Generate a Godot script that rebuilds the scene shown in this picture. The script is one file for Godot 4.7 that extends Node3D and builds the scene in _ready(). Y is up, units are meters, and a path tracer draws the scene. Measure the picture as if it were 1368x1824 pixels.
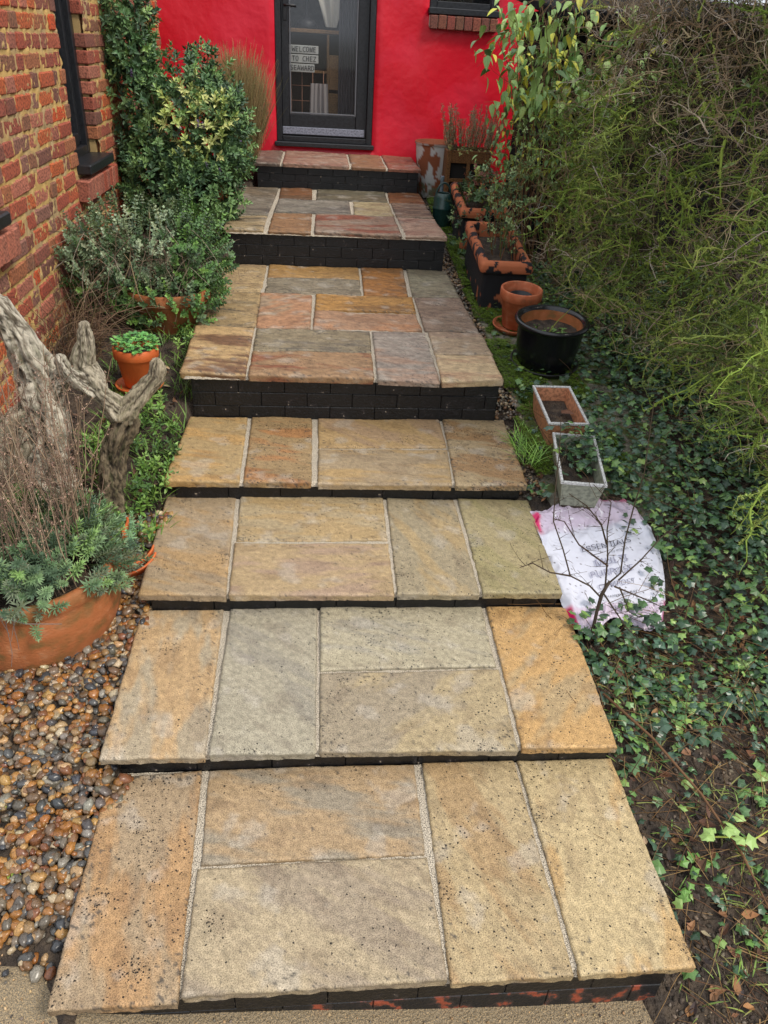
extends Node3D

# ------------------------------------------------------------------ helpers
class MB:
	var v := PackedVector3Array()
	var c := PackedColorArray()
	var u := PackedVector2Array()
	var i := PackedInt32Array()
	func vert(p: Vector3, col := Color.WHITE, uv := Vector2.ZERO) -> int:
		v.append(p); c.append(col); u.append(uv)
		return v.size() - 1
	func tri(a: int, b: int, d: int) -> void:
		i.append(a); i.append(b); i.append(d)
	func quad(a: int, b: int, d: int, e: int) -> void:
		i.append(a); i.append(b); i.append(d)
		i.append(a); i.append(d); i.append(e)
	func out_tri(a: int, b: int, d: int, o: Vector3) -> void:
		if (v[b] - v[a]).cross(v[d] - v[a]).dot(v[a] + v[b] + v[d] - o * 3.0) > 0.0: tri(a, d, b)
		else: tri(a, b, d)
	func out_quad(a: int, b: int, d: int, e: int, o: Vector3) -> void:
		if (v[b] - v[a]).cross(v[d] - v[a]).dot(v[a] + v[d] - o * 2.0) > 0.0: quad(a, e, d, b)
		else: quad(a, b, d, e)
	# a box with chamfered edges; every corner may be shaken a little
	func box(at: Vector3, size: Vector3, bev := 0.004, col := Color.WHITE, bas := Basis.IDENTITY, shake := 0.0, rng: RandomNumberGenerator = null) -> void:
		var h := size * 0.5
		var b: float = min(bev, min(h.x, min(h.y, h.z)) * 0.9)
		var id := {}
		for sx in [-1, 1]:
			for sy in [-1, 1]:
				for sz in [-1, 1]:
					var j := Vector3.ZERO
					if shake > 0.0: j = Vector3(rng.randf_range(-1, 1), rng.randf_range(-1, 1), rng.randf_range(-1, 1)) * shake
					for a in 3:
						var p := Vector3(sx * (h.x - (0.0 if a == 0 else b)), sy * (h.y - (0.0 if a == 1 else b)), sz * (h.z - (0.0 if a == 2 else b))) + j
						id[[sx, sy, sz, a]] = vert(at + bas * p, col, Vector2(p.x + p.y, p.z + p.y))
		for s in [-1, 1]:
			out_quad(id[[s, -1, -1, 0]], id[[s, 1, -1, 0]], id[[s, 1, 1, 0]], id[[s, -1, 1, 0]], at)
			out_quad(id[[-1, s, -1, 1]], id[[1, s, -1, 1]], id[[1, s, 1, 1]], id[[-1, s, 1, 1]], at)
			out_quad(id[[-1, -1, s, 2]], id[[1, -1, s, 2]], id[[1, 1, s, 2]], id[[-1, 1, s, 2]], at)
			for t in [-1, 1]:
				out_quad(id[[s, t, -1, 0]], id[[s, t, 1, 0]], id[[s, t, 1, 1]], id[[s, t, -1, 1]], at)
				out_quad(id[[s, -1, t, 0]], id[[s, 1, t, 0]], id[[s, 1, t, 2]], id[[s, -1, t, 2]], at)
				out_quad(id[[-1, s, t, 1]], id[[1, s, t, 1]], id[[1, s, t, 2]], id[[-1, s, t, 2]], at)
				for w in [-1, 1]:
					out_tri(id[[s, t, w, 0]], id[[s, t, w, 1]], id[[s, t, w, 2]], at)
	# a tube along points, radius per point
	func tube(pts: PackedVector3Array, rad: PackedFloat32Array, sides := 6, col := Color.WHITE, col2 := Color(-1, 0, 0), caps := true) -> void:
		var n := pts.size()
		if n < 2: return
		var t := (pts[1] - pts[0]).normalized()
		var n1 := t.cross(Vector3.UP if absf(t.y) < 0.9 else Vector3.RIGHT).normalized()
		var base := v.size()
		for k in n:
			var tt := (pts[mini(k + 1, n - 1)] - pts[maxi(k - 1, 0)]).normalized()
			n1 = (n1 - tt * n1.dot(tt)).normalized()
			var n2 := tt.cross(n1)
			var cc := col if col2.r < 0.0 else col.lerp(col2, float(k) / (n - 1))
			for s in sides:
				var a := TAU * s / sides
				vert(pts[k] + (n1 * cos(a) + n2 * sin(a)) * rad[k], cc, Vector2(float(s) / sides, float(k)))
		for k in n - 1:
			for s in sides:
				var s2 := (s + 1) % sides
				quad(base + (k + 1) * sides + s, base + (k + 1) * sides + s2, base + k * sides + s2, base + k * sides + s)
		if caps:
			var e := vert(pts[n - 1], col if col2.r < 0.0 else col2)
			for s in sides: tri(e, base + (n - 1) * sides + (s + 1) % sides, base + (n - 1) * sides + s)
			var f := vert(pts[0], col)
			for s in sides: tri(f, base + s, base + (s + 1) % sides)
	# profile of (radius, height), turned about y
	func lathe(prof: Array, seg := 32, o := Vector3.ZERO, col := Color.WHITE, from := 0.0, to := TAU, fn = null) -> void:
		var base := v.size()
		var full := to - from > TAU - 0.001
		var cnt := seg if full else seg + 1
		for k in prof.size():
			for s in cnt:
				var a := from + (to - from) * s / seg
				var p := o + Vector3(prof[k].x * cos(a), prof[k].y, prof[k].x * sin(a))
				var cc: Color = fn.call(p, k) if fn != null else col
				vert(p, cc, Vector2(a * 0.3, prof[k].y))
		for k in prof.size() - 1:
			for s in seg:
				var s2 := (s + 1) % cnt
				quad(base + (k + 1) * cnt + s2, base + (k + 1) * cnt + s, base + k * cnt + s, base + k * cnt + s2)
	# a leaf from the origin along +z, upper face +y
	func leaf(tf: Transform3D, ln: float, wd: float, col := Color.WHITE, droop := 0.15, fold := 0.25, segs := 3, fat := 0.5) -> void:
		var b := vert(tf * Vector3.ZERO, col)
		var pl := b; var pr := b; var pm := b
		for k in range(1, segs + 1):
			var t := float(k) / segs
			var y := -droop * ln * t * t
			if k == segs:
				var e := vert(tf * Vector3(0, y, ln), col)
				tri(pl, e, pm); tri(pm, e, pr)
			else:
				var w: float = wd * 0.5 * pow(sin(PI * pow(t, fat * 1.3)), 0.8)
				var l := vert(tf * Vector3(w, y + w * fold, ln * t), col)
				var m := vert(tf * Vector3(0, y, ln * t), col)
				var r := vert(tf * Vector3(-w, y + w * fold, ln * t), col)
				if k == 1:
					tri(b, l, m); tri(b, m, r)
				else:
					quad(pl, l, m, pm); quad(pm, m, r, pr)
				pl = l; pm = m; pr = r
	func mesh(smooth := true) -> ArrayMesh:
		var a := []
		a.resize(Mesh.ARRAY_MAX)
		a[Mesh.ARRAY_VERTEX] = v; a[Mesh.ARRAY_COLOR] = c; a[Mesh.ARRAY_TEX_UV] = u; a[Mesh.ARRAY_INDEX] = i
		if smooth:
			var st := SurfaceTool.new()
			st.create_from_arrays(a)
			st.generate_normals()
			return st.commit()
		var m := ArrayMesh.new()
		m.add_surface_from_arrays(Mesh.PRIMITIVE_TRIANGLES, a)
		return m

var rng := RandomNumberGenerator.new()
var used := {}
const LIFT := 1.5
var nz := FastNoiseLite.new()      # general smooth noise, frequency 1
var rf := FastNoiseLite.new()      # fractal noise, frequency 1
var EYE := Vector3(0.6025, 1.9272, 0.8665)

func rr(a: float, b: float) -> float: return rng.randf_range(a, b)
func rv(s := 1.0) -> Vector3: return Vector3(rr(-s, s), rr(-s, s), rr(-s, s))
func lin(r: float, g: float, b: float) -> Color: return Color(r / 255.0, g / 255.0, b / 255.0).srgb_to_linear()
func srgb(r: float, g: float, b: float) -> Color: return Color(r / 255.0, g / 255.0, b / 255.0)
func vary(c: Color, amt := 0.15) -> Color:
	var k := 1.0 + rr(-amt, amt)
	return Color(c.r * k * (1.0 + rr(-amt, amt) * 0.4), c.g * k, c.b * k * (1.0 + rr(-amt, amt) * 0.4))
func pick(a: Array): return a[rng.randi() % a.size()]

func numbered(n: String) -> String:
	var k: int = used.get(n, -1) + 1
	used[n] = k
	return n if k == 0 else "%s_%03d" % [n, k]
func thing(called: String, label: String, category: String, at := Vector3.ZERO, group := "", kind := "") -> Node3D:
	var o := Node3D.new()
	o.name = numbered(called)
	add_child(o)
	o.position = at
	meta(o, label, category, group, kind)
	return o
func meta(o: Node, label := "", category := "", group := "", kind := "") -> void:
	if label: o.set_meta("label", label)
	if category: o.set_meta("category", category)
	if group: o.set_meta("group", group)
	if kind: o.set_meta("kind", kind)
func part(parent: Node, called: String, mesh: Mesh, m: Material, tf := Transform3D.IDENTITY, kind := "") -> MeshInstance3D:
	var o := MeshInstance3D.new()
	o.name = called
	o.mesh = mesh
	o.material_override = m
	o.transform = tf
	parent.add_child(o, true)
	if kind: o.set_meta("kind", kind)
	return o
func many(parent: Node, called: String, mesh: Mesh, m: Material, tfs: Array, cols: Array) -> MultiMeshInstance3D:
	var mm := MultiMesh.new()
	mm.transform_format = MultiMesh.TRANSFORM_3D
	mm.use_colors = true
	mm.mesh = mesh
	mm.instance_count = tfs.size()
	for k in tfs.size():
		mm.set_instance_transform(k, tfs[k])
		mm.set_instance_color(k, cols[k])
	var o := MultiMeshInstance3D.new()
	o.name = called
	o.multimesh = mm
	o.material_override = m
	parent.add_child(o, true)
	o.set_meta("kind", "stuff")
	return o
# things in a list [transform, palette number]: the ones nearest the path become parts, the rest one mass
func spread(parent: Node, one: String, mass: String, meshes: Array, list: Array, palette: Array, mat_of: Callable, keep: int, lift := true) -> void:
	list.sort_custom(func(a, b): return (parent.position + a[0].origin).distance_squared_to(EYE) < (parent.position + b[0].origin).distance_squared_to(EYE))
	var mats := []
	for c in palette: mats.append(mat_of.call(c * (LIFT if lift else 1.0)))
	var tfs := {}
	var cols := {}
	for k in list.size():
		var e = list[k]
		var which: int = k % meshes.size()
		if k < keep:
			part(parent, one, meshes[which], mats[e[1]], e[0])
		else:
			if not tfs.has(which):
				tfs[which] = []; cols[which] = []
			tfs[which].append(e[0])
			cols[which].append(vary(palette[e[1]] * (LIFT if lift else 0.76), 0.2))
	var white: Material = mat_of.call(Color(-1, 0, 0))
	for w in tfs: many(parent, mass, meshes[w], white, tfs[w], cols[w])

func noise_tex(freq: float, stops: Array, size := 512, type := FastNoiseLite.TYPE_SIMPLEX_SMOOTH, oct := 4, sd := 1, alpha := []) -> NoiseTexture2D:
	var n := FastNoiseLite.new()
	n.noise_type = type
	n.frequency = freq
	n.seed = sd
	n.fractal_octaves = oct
	n.fractal_type = FastNoiseLite.FRACTAL_FBM if oct > 1 else FastNoiseLite.FRACTAL_NONE
	if type == FastNoiseLite.TYPE_CELLULAR: n.cellular_return_type = FastNoiseLite.RETURN_DISTANCE
	var t := NoiseTexture2D.new()
	t.width = size; t.height = size
	t.seamless = true
	t.noise = n
	var g := Gradient.new()
	var off := PackedFloat32Array(); var col := PackedColorArray()
	for s in stops:
		off.append(s[0])
		col.append(s[1] if s[1] is Color else Color(s[1], s[1], s[1]))
	g.offsets = off; g.colors = col
	t.color_ramp = g
	return t
func mat(col: Color, rough := 0.8, vc := false, spec := 0.5) -> StandardMaterial3D:   # col linear
	var m := StandardMaterial3D.new()
	m.albedo_color = col.linear_to_srgb()
	m.roughness = rough
	m.metallic_specular = spec
	m.vertex_color_use_as_albedo = vc
	return m
func tex3(m: StandardMaterial3D, t: Texture2D, scale: float, bump: Texture2D = null, cm := 0.2) -> StandardMaterial3D:
	m.uv1_triplanar = true
	m.uv1_world_triplanar = true
	m.uv1_scale = Vector3.ONE * scale
	if t: m.albedo_texture = t
	if bump:
		m.heightmap_enabled = true
		m.heightmap_texture = bump
		m.heightmap_scale = cm
	return m
func leaf_mat(c: Color, rough := 0.5, glow := 0.25) -> StandardMaterial3D:
	var m := mat(c if c.r >= 0.0 else Color.WHITE, rough, true)
	m.cull_mode = BaseMaterial3D.CULL_DISABLED
	m.backlight_enabled = true
	m.backlight = Color(glow, glow, glow * 0.6)
	return m

# heights of the beds beside the path
const LZ := [1.0, -0.02, 0.1, -0.01, -0.12, 0.02, -0.25, 0.055, -0.6, 0.105, -1.2, 0.165, -1.8, 0.27, -2.4, 0.4, -3.3, 0.55, -4.4, 0.68, -6.0, 0.84, -7.2, 0.9]
const RZ := [1.0, -0.12, 0.05, -0.105, -0.3, -0.02, -0.6, 0.065, -1.2, 0.16, -1.8, 0.25, -2.4, 0.33, -3.0, 0.4, -4.0, 0.49, -5.0, 0.59, -6.0, 0.69, -7.2, 0.78]
func along(t: Array, z: float) -> float:
	var n := t.size() / 2
	if z >= t[0]: return t[1]
	for k in range(1, n):
		if z >= t[k * 2]:
			return lerpf(t[k * 2 - 1], t[k * 2 + 1], (t[k * 2 - 2] - z) / (t[k * 2 - 2] - t[k * 2]))
	return t[n * 2 - 1]
func bump2(x: float, z: float) -> float: return rf.get_noise_2d(x * 3.0, z * 3.0) * 0.02 + rf.get_noise_2d(x * 14.0 + 9.0, z * 14.0) * 0.008
func hl(x: float, z: float) -> float: return along(LZ, z) + (bump2(x, z) if z < -0.2 else 0.0)
func hr(x: float, z: float) -> float: return along(RZ, z) + maxf(0.0, x - 2.1) * 0.08 + bump2(x, z) * smoothstep(0.1, -0.5, z)
func ramp(x: float, z: float) -> float: return along(RZ, z) + 0.035

const SY := [0.1, 0.192, 0.28, 0.371, 0.595, 0.825, 1.023]
const SZ := [0.0, -0.594, -1.215, -1.842, -2.443, -4.44, -6.155, -6.99]
const SLABS := [
[0,[0.019,-0.609,0.279,-0.62,0.304,0.011,0.023,0.009],[174,148,110],[190,144,86],0.9,80],
[0,[0.298,-0.623,0.904,-0.622,0.901,-0.326,0.314,-0.321],[180,150,106],[152,142,120],0.25,10],
[0,[0.306,-0.312,0.907,-0.318,0.914,-0.008,0.31,-0.004],[184,164,126],[160,142,116],0.3,30],
[0,[0.93,-0.625,1.211,-0.624,1.215,-0.001,0.921,-0.002],[188,164,116],[176,142,92],0.6,60],
[0,[1.223,-0.626,1.517,-0.624,1.515,-0.006,1.229,-0.002],[200,176,124],[196,156,92],0.45,100],
[1,[0,-1.243,0.284,-1.249,0.297,-0.593,0.004,-0.597],[182,164,130],[200,160,102],0.35,85],
[1,[0.308,-1.248,0.616,-1.254,0.609,-0.596,0.308,-0.598],[176,166,138],[158,150,130],0.4,40],
[1,[0.626,-1.257,1.22,-1.252,1.208,-0.932,0.624,-0.93],[186,174,140],[170,162,140],0.6,20],
[1,[0.624,-0.92,1.214,-0.922,1.204,-0.589,0.619,-0.602],[166,150,120],[188,166,118],0.6,-35],
[1,[1.235,-1.245,1.535,-1.238,1.506,-0.587,1.218,-0.595],[206,162,94],[184,160,114],0.5,-50],
[2,[-0.012,-1.892,0.274,-1.886,0.299,-1.211,-0.001,-1.224],[176,152,114],[188,150,92],0.4,20],
[2,[0.293,-1.886,0.898,-1.883,0.89,-1.553,0.304,-1.549],[184,162,118],[190,158,100],0.5,0],
[2,[0.301,-1.534,0.893,-1.537,0.888,-1.211,0.308,-1.217],[188,160,112],[178,148,120],0.25,0],
[2,[0.912,-1.878,1.204,-1.872,1.197,-1.21,0.898,-1.214],[170,154,118],[186,158,104],0.5,70],
[2,[1.221,-1.872,1.53,-1.865,1.501,-1.213,1.208,-1.217],[178,162,114],[166,154,100],0.5,60],
[3,[0.01,-2.469,0.284,-2.466,0.296,-1.846,-0.009,-1.847],[186,156,100],[204,158,84],0.3,10],
[3,[0.304,-2.473,0.593,-2.476,0.593,-1.841,0.312,-1.847],[172,142,92],[184,124,62],0.8,10],
[3,[0.62,-2.471,1.217,-2.479,1.211,-2.176,0.622,-2.162],[188,154,96],[178,146,108],0.3,40],
[3,[0.622,-2.145,1.211,-2.159,1.183,-1.83,0.616,-1.837],[174,150,110],[190,154,90],0.4,5],
[3,[1.234,-2.479,1.545,-2.49,1.508,-1.834,1.197,-1.83],[178,154,110],[164,122,70],1,15],
[4,[-0.008,-4.466,0.276,-4.466,0.277,-3.806,-0.021,-3.806],[190,160,108],[170,142,102],0.8,0],
[4,[-0.024,-3.794,0.276,-3.794,0.284,-3.138,-0.031,-3.138],[180,150,98],[146,126,90],1.1,10],
[4,[0.291,-4.466,0.905,-4.466,0.902,-4.161,0.292,-4.161],[184,140,72],[160,120,66],0.6,0],
[4,[0.29,-4.149,0.901,-4.149,0.895,-3.806,0.297,-3.806],[150,136,108],[128,116,92],0.9,0],
[4,[0.924,-4.466,1.22,-4.466,1.187,-3.806,0.908,-3.806],[176,116,42],[146,104,58],0.7,0],
[4,[1.244,-4.466,1.527,-4.466,1.523,-3.806,1.214,-3.806],[156,146,114],[134,122,96],0.9,0],
[4,[0.272,-3.794,0.588,-3.794,0.581,-3.138,0.287,-3.138],[188,136,92],[170,148,116],0.4,-40],
[4,[0.612,-3.794,1.211,-3.794,1.198,-3.461,0.605,-3.461],[190,138,58],[150,108,52],0.8,0],
[4,[0.602,-3.449,1.194,-3.449,1.197,-3.138,0.593,-3.138],[178,136,98],[194,136,86],0.5,20],
[4,[1.222,-3.794,1.521,-3.794,1.516,-3.138,1.211,-3.138],[152,128,104],[138,116,92],0.8,10],
[4,[-0.033,-3.126,0.28,-3.126,0.284,-2.451,-0.016,-2.462],[198,162,104],[104,60,40],0.6,5],
[4,[0.29,-3.126,0.904,-3.126,0.893,-2.786,0.295,-2.786],[154,138,104],[118,108,90],1,5],
[4,[0.294,-2.774,0.891,-2.774,0.884,-2.434,0.297,-2.445],[172,134,90],[146,76,42],0.6,8],
[4,[0.917,-3.126,1.216,-3.126,1.192,-2.408,0.899,-2.428],[168,154,136],[184,148,118],0.7,5],
[4,[1.227,-3.126,1.524,-3.126,1.519,-2.786,1.215,-2.786],[176,152,118],[158,130,104],0.6,5],
[4,[1.218,-2.774,1.516,-2.774,1.504,-2.445,1.2,-2.409],[206,178,130],[192,150,110],0.3,5],
[5,[-0.021,-6.182,0.292,-6.182,0.282,-5.678,-0.039,-5.678],[134,118,92],[112,102,84],0.8,0],
[5,[-0.041,-5.662,0.281,-5.662,0.261,-4.956,-0.031,-4.98],[140,130,110],[96,88,76],1.2,0],
[5,[-0.031,-4.938,0.26,-4.915,0.258,-4.455,-0.007,-4.452],[180,156,112],[116,106,86],0.9,0],
[5,[0.308,-6.182,0.579,-6.182,0.581,-5.678,0.312,-5.678],[138,90,48],[106,80,52],0.6,0],
[5,[0.623,-6.182,1.217,-6.182,1.199,-5.678,0.613,-5.678],[118,108,80],[96,90,72],0.6,0],
[5,[0.311,-5.662,0.881,-5.662,0.875,-5.098,0.299,-5.098],[142,134,116],[106,100,90],0.9,0],
[5,[0.913,-5.662,1.204,-5.662,1.203,-5.098,0.9,-5.098],[186,168,120],[150,130,94],0.6,0],
[5,[0.294,-5.082,0.583,-5.082,0.577,-4.45,0.288,-4.452],[162,120,76],[134,102,70],0.8,0],
[5,[0.608,-5.082,1.199,-5.082,1.196,-4.447,0.6,-4.455],[160,132,106],[150,72,40],1,0],
[5,[1.235,-6.182,1.522,-6.182,1.514,-5.678,1.213,-5.678],[130,76,32],[152,104,58],0.6,0],
[5,[1.221,-5.662,1.512,-5.662,1.504,-5.098,1.216,-5.098],[148,124,98],[96,84,70],1.1,0],
[5,[1.221,-5.082,1.506,-5.082,1.514,-4.45,1.222,-4.452],[184,152,124],[160,118,94],0.7,0],
[6,[0.075,-6.97,0.305,-6.97,0.305,-6.155,0.075,-6.155],[132,110,92],[110,94,82],0.5,0],
[6,[0.327,-6.97,0.896,-6.97,0.896,-6.155,0.327,-6.155],[176,136,110],[150,98,78],0.5,0],
[6,[0.916,-6.97,1.214,-6.97,1.214,-6.155,0.916,-6.155],[162,118,80],[140,100,70],0.5,0],
[6,[1.231,-6.97,1.519,-6.97,1.519,-6.155,1.231,-6.155],[166,98,72],[150,110,80],0.5,0]]
var M := {}
func _ready() -> void:
	rng.seed = 7
	nz.frequency = 1.0; nz.seed = 3; nz.fractal_type = FastNoiseLite.FRACTAL_NONE
	rf.frequency = 1.0; rf.seed = 5; rf.fractal_octaves = 4
	var cam := Camera3D.new()
	cam.name = "camera"
	cam.fov = 68.72
	cam.position = EYE
	cam.rotation_degrees = Vector3(-31.974, -6.311, 3.527)
	cam.far = 200.0
	cam.near = 0.02
	add_child(cam)
	cam.current = true
	var env := Environment.new()
	env.background_mode = Environment.BG_SKY
	var sky := Sky.new()
	var ps := ProceduralSkyMaterial.new()
	ps.sky_top_color = srgb(236, 240, 246)
	ps.sky_horizon_color = srgb(206, 212, 220)
	ps.sky_curve = 0.3
	ps.ground_bottom_color = srgb(90, 88, 80)
	ps.ground_horizon_color = srgb(170, 172, 170)
	sky.sky_material = ps
	env.sky = sky
	env.tonemap_mode = Environment.TONE_MAPPER_LINEAR
	env.tonemap_exposure = 1.5
	env.sdfgi_enabled = true
	env.ssao_enabled = true
	env.ssil_enabled = true
	var we := WorldEnvironment.new()
	we.name = "environment"
	we.environment = env
	add_child(we)
	var sun := DirectionalLight3D.new()
	sun.name = "sun"
	sun.light_energy = 0.6
	sun.light_angular_distance = 14.0
	sun.light_color = Color(1.0, 0.97, 0.92)
	sun.shadow_enabled = true
	sun.look_at_from_position(Vector3(3.2, 5.0, 2.4), Vector3.ZERO)
	add_child(sun)
	materials()
	ground()
	steps()
	brick_wall()
	red_house()
	shed()
	kerb()
	gravel()
	pots()
	left_plants()
	right_plants()
	litter()

func materials() -> void:
	var grain := noise_tex(0.09, [[0.0, 0.62], [0.35, 0.86], [0.6, 0.98], [1.0, 1.0]], 1024, FastNoiseLite.TYPE_SIMPLEX_SMOOTH, 3, 2)
	var gbump := noise_tex(0.05, [[0.0, 0.0], [1.0, 1.0]], 1024, FastNoiseLite.TYPE_SIMPLEX_SMOOTH, 5, 4)
	M.grain = grain; M.gbump = gbump
	var mottle := noise_tex(0.02, [[0.0, 0.6], [0.4, 0.85], [0.6, 1.0], [1.0, 1.0]], 512, FastNoiseLite.TYPE_SIMPLEX_SMOOTH, 5, 8)
	M.mottle = mottle
	# sandstone: colour in the vertices; the texture holds grain and black lichen dots, more of them on some slabs
	var fine := noise_tex(0.16, [[0.0, 0.0], [1.0, 1.0]], 1024, FastNoiseLite.TYPE_SIMPLEX_SMOOTH, 3, 6)
	for k in 3:
		var st := mat(Color.WHITE, 0.56, true, 0.45)
		st.albedo_texture = stone_tex([450, 1200, 2600][k], 60 + k)
		st.heightmap_enabled = true
		st.heightmap_texture = fine
		st.heightmap_scale = 0.11
		st.uv1_scale = Vector3.ONE * 1.5
		M["stone%d" % k] = st
	M.mortar = tex3(mat(lin(232, 218, 196), 0.95), noise_tex(0.11, [[0.0, 0.2], [0.3, 0.5], [0.42, 0.8], [0.6, 0.92], [1.0, 1.0]], 512, FastNoiseLite.TYPE_SIMPLEX_SMOOTH, 3, 13), 4.0, gbump, 0.5)
	M.sand_mortar = mat(Color.WHITE, 0.95, true, 0.2)
	tex3(M.sand_mortar, grain, 4.0, gbump, 0.5)
	M.black_paint = tex3(mat(lin(15, 16, 19), 0.38), noise_tex(0.015, [[0.0, 0.7], [0.55, 0.85], [0.7, 1.0], [1.0, 1.0]], 512, FastNoiseLite.TYPE_SIMPLEX_SMOOTH, 5, 11), 2.0, gbump, 0.25)
	# black masonry paint, scuffed through to red brick and pale mortar in specks
	var scuff := noise_tex(0.014, [[0.0, srgb(16, 16, 19)], [0.55, srgb(14, 15, 18)], [0.76, srgb(22, 22, 26)], [0.9, srgb(46, 42, 44)], [0.94, srgb(150, 138, 120)], [1.0, srgb(165, 150, 130)]], 1024, FastNoiseLite.TYPE_SIMPLEX_SMOOTH, 6, 21)
	M.scuffed = tex3(mat(Color.WHITE, 0.36), scuff, 1.3, gbump, 0.15)
	var scuff2 := noise_tex(0.012, [[0.0, srgb(26, 25, 27)], [0.5, srgb(23, 23, 26)], [0.66, srgb(60, 46, 44)], [0.74, srgb(138, 66, 46)], [1.0, srgb(160, 76, 52)]], 1024, FastNoiseLite.TYPE_SIMPLEX_SMOOTH, 6, 27)
	M.scuffed_red = tex3(mat(Color.WHITE, 0.5), scuff2, 1.0, gbump, 0.3)
	M.black_wood = tex3(mat(lin(34, 36, 41), 0.38), mottle, 3.0, gbump, 0.08)
	M.black_board = tex3(mat(lin(40, 41, 44), 0.9, false, 0.2), noise_tex(0.03, [[0.0, 0.55], [0.5, 0.8], [1.0, 1.0]], 512, FastNoiseLite.TYPE_SIMPLEX_SMOOTH, 4, 31), 2.0, gbump, 0.2)
	var wet := noise_tex(0.004, [[0.0, srgb(218, 8, 38)], [0.5, srgb(222, 12, 42)], [0.54, srgb(224, 22, 50)], [0.8, srgb(228, 34, 60)], [1.0, srgb(230, 40, 66)]], 1024, FastNoiseLite.TYPE_SIMPLEX_SMOOTH, 4, 41)
	M.red = tex3(mat(lin(235, 235, 235), 0.42), wet, 0.25, gbump, 0.22)
	var soil := noise_tex(0.012, [[0.0, srgb(30, 24, 20)], [0.4, srgb(56, 46, 38)], [0.6, srgb(72, 60, 48)], [1.0, srgb(96, 82, 66)]], 1024, FastNoiseLite.TYPE_SIMPLEX_SMOOTH, 6, 51)
	M.soil = tex3(mat(Color.WHITE, 0.85), soil, 1.2, gbump, 1.2)
	var conc := noise_tex(0.14, [[0.0, srgb(70, 64, 58)], [0.32, srgb(120, 110, 96)], [0.5, srgb(146, 134, 114)], [0.62, srgb(166, 150, 124)], [0.72, srgb(198, 170, 128)], [1.0, srgb(214, 196, 168)]], 1024, FastNoiseLite.TYPE_SIMPLEX_SMOOTH, 4, 61)
	M.concrete = tex3(mat(lin(226, 222, 214), 0.85), conc, 1.7, gbump, 0.5)
	var mossc := noise_tex(0.008, [[0.0, srgb(60, 74, 26)], [0.42, srgb(84, 92, 40)], [0.52, srgb(104, 100, 84)], [0.7, srgb(126, 120, 108)], [1.0, srgb(96, 92, 80)]], 1024, FastNoiseLite.TYPE_SIMPLEX_SMOOTH, 5, 67)
	M.mossy = tex3(mat(Color.WHITE, 0.9), mossc, 0.9, gbump, 0.8)
	var tc := noise_tex(0.012, [[0.0, srgb(110, 72, 44)], [0.3, srgb(162, 84, 48)], [0.55, srgb(182, 96, 58)], [0.72, srgb(190, 116, 80)], [1.0, srgb(204, 164, 138)]], 512, FastNoiseLite.TYPE_SIMPLEX_SMOOTH, 5, 71)
	M.terracotta = tex3(mat(Color.WHITE, 0.7), tc, 2.0, gbump, 0.15)
	var tc2 := noise_tex(0.012, [[0.0, srgb(86, 82, 46)], [0.34, srgb(126, 88, 46)], [0.52, srgb(156, 92, 50)], [0.7, srgb(168, 100, 58)], [1.0, srgb(182, 132, 98)]], 512, FastNoiseLite.TYPE_SIMPLEX_SMOOTH, 5, 73)
	M.old_terracotta = tex3(mat(Color.WHITE, 0.75), tc2, 1.6, gbump, 0.2)
	M.drift = tex3(mat(Color.WHITE, 0.85, true), noise_tex(0.03, [[0.0, 0.4], [0.25, 0.74], [0.4, 0.95], [0.7, 1.0], [1.0, 1.0]], 512, FastNoiseLite.TYPE_SIMPLEX_SMOOTH, 5, 97), 1.0, gbump, 0.6)
	M.drift.uv1_scale = Vector3(11.0, 1.3, 11.0)
	M.vc = mat(Color.WHITE, 0.8, true)
	M.vc_tex = tex3(mat(Color.WHITE, 0.8, true), grain, 5.0, gbump, 0.3)
	M.pebble = tex3(mat(Color.WHITE, 0.25, true), mottle, 14.0)
	M.twig = mat(Color.WHITE, 0.85, true, 0.3)
	M.glass = mat(Color(0.02, 0.025, 0.03), 0.02, false)
	M.glass.transparency = BaseMaterial3D.TRANSPARENCY_ALPHA
	M.glass.albedo_color.a = 0.1
	M.metal = mat(lin(120, 122, 126), 0.35); M.metal.metallic = 0.8
	M.steel_strip = tex3(mat(lin(136, 140, 156), 0.4), mottle, 5.0)

func stone_tex(dots: int, sd: int) -> ImageTexture:
	var n := FastNoiseLite.new()
	n.seed = sd; n.frequency = 0.13; n.fractal_octaves = 4; n.fractal_gain = 0.7
	var im := n.get_seamless_image(1024, 1024)
	im.convert(Image.FORMAT_RGB8)
	im.adjust_bcs(1.0, 0.42, 1.0)
	im.adjust_bcs(1.84, 1.0, 1.0)
	var r := RandomNumberGenerator.new(); r.seed = sd
	var done := 0
	while done < dots:
		# loose clusters of irregular dots
		var c := Vector2(r.randf() * 1024.0, r.randf() * 1024.0)
		var m := r.randi_range(3, 60)
		var sp := r.randf_range(20.0, 130.0)
		for k in m:
			done += 1
			var p := c + Vector2(r.randfn(), r.randfn()) * sp
			var rad := 1.0 + 3.6 * pow(r.randf(), 2.5)
			var tone := r.randf_range(0.13, 0.34)
			var e := r.randf_range(0.6, 1.0); var ang := r.randf() * PI
			for dy in range(-5, 6):
				for dx in range(-5, 6):
					var d := Vector2(dx, dy).rotated(ang); d.y /= e
					if d.length() <= rad * (0.75 + 0.5 * r.randf()):
						im.set_pixel(posmod(int(p.x) + dx, 1024), posmod(int(p.y) + dy, 1024), Color(tone, tone * 0.96, tone * 0.92))
	return ImageTexture.create_from_image(im)

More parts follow.
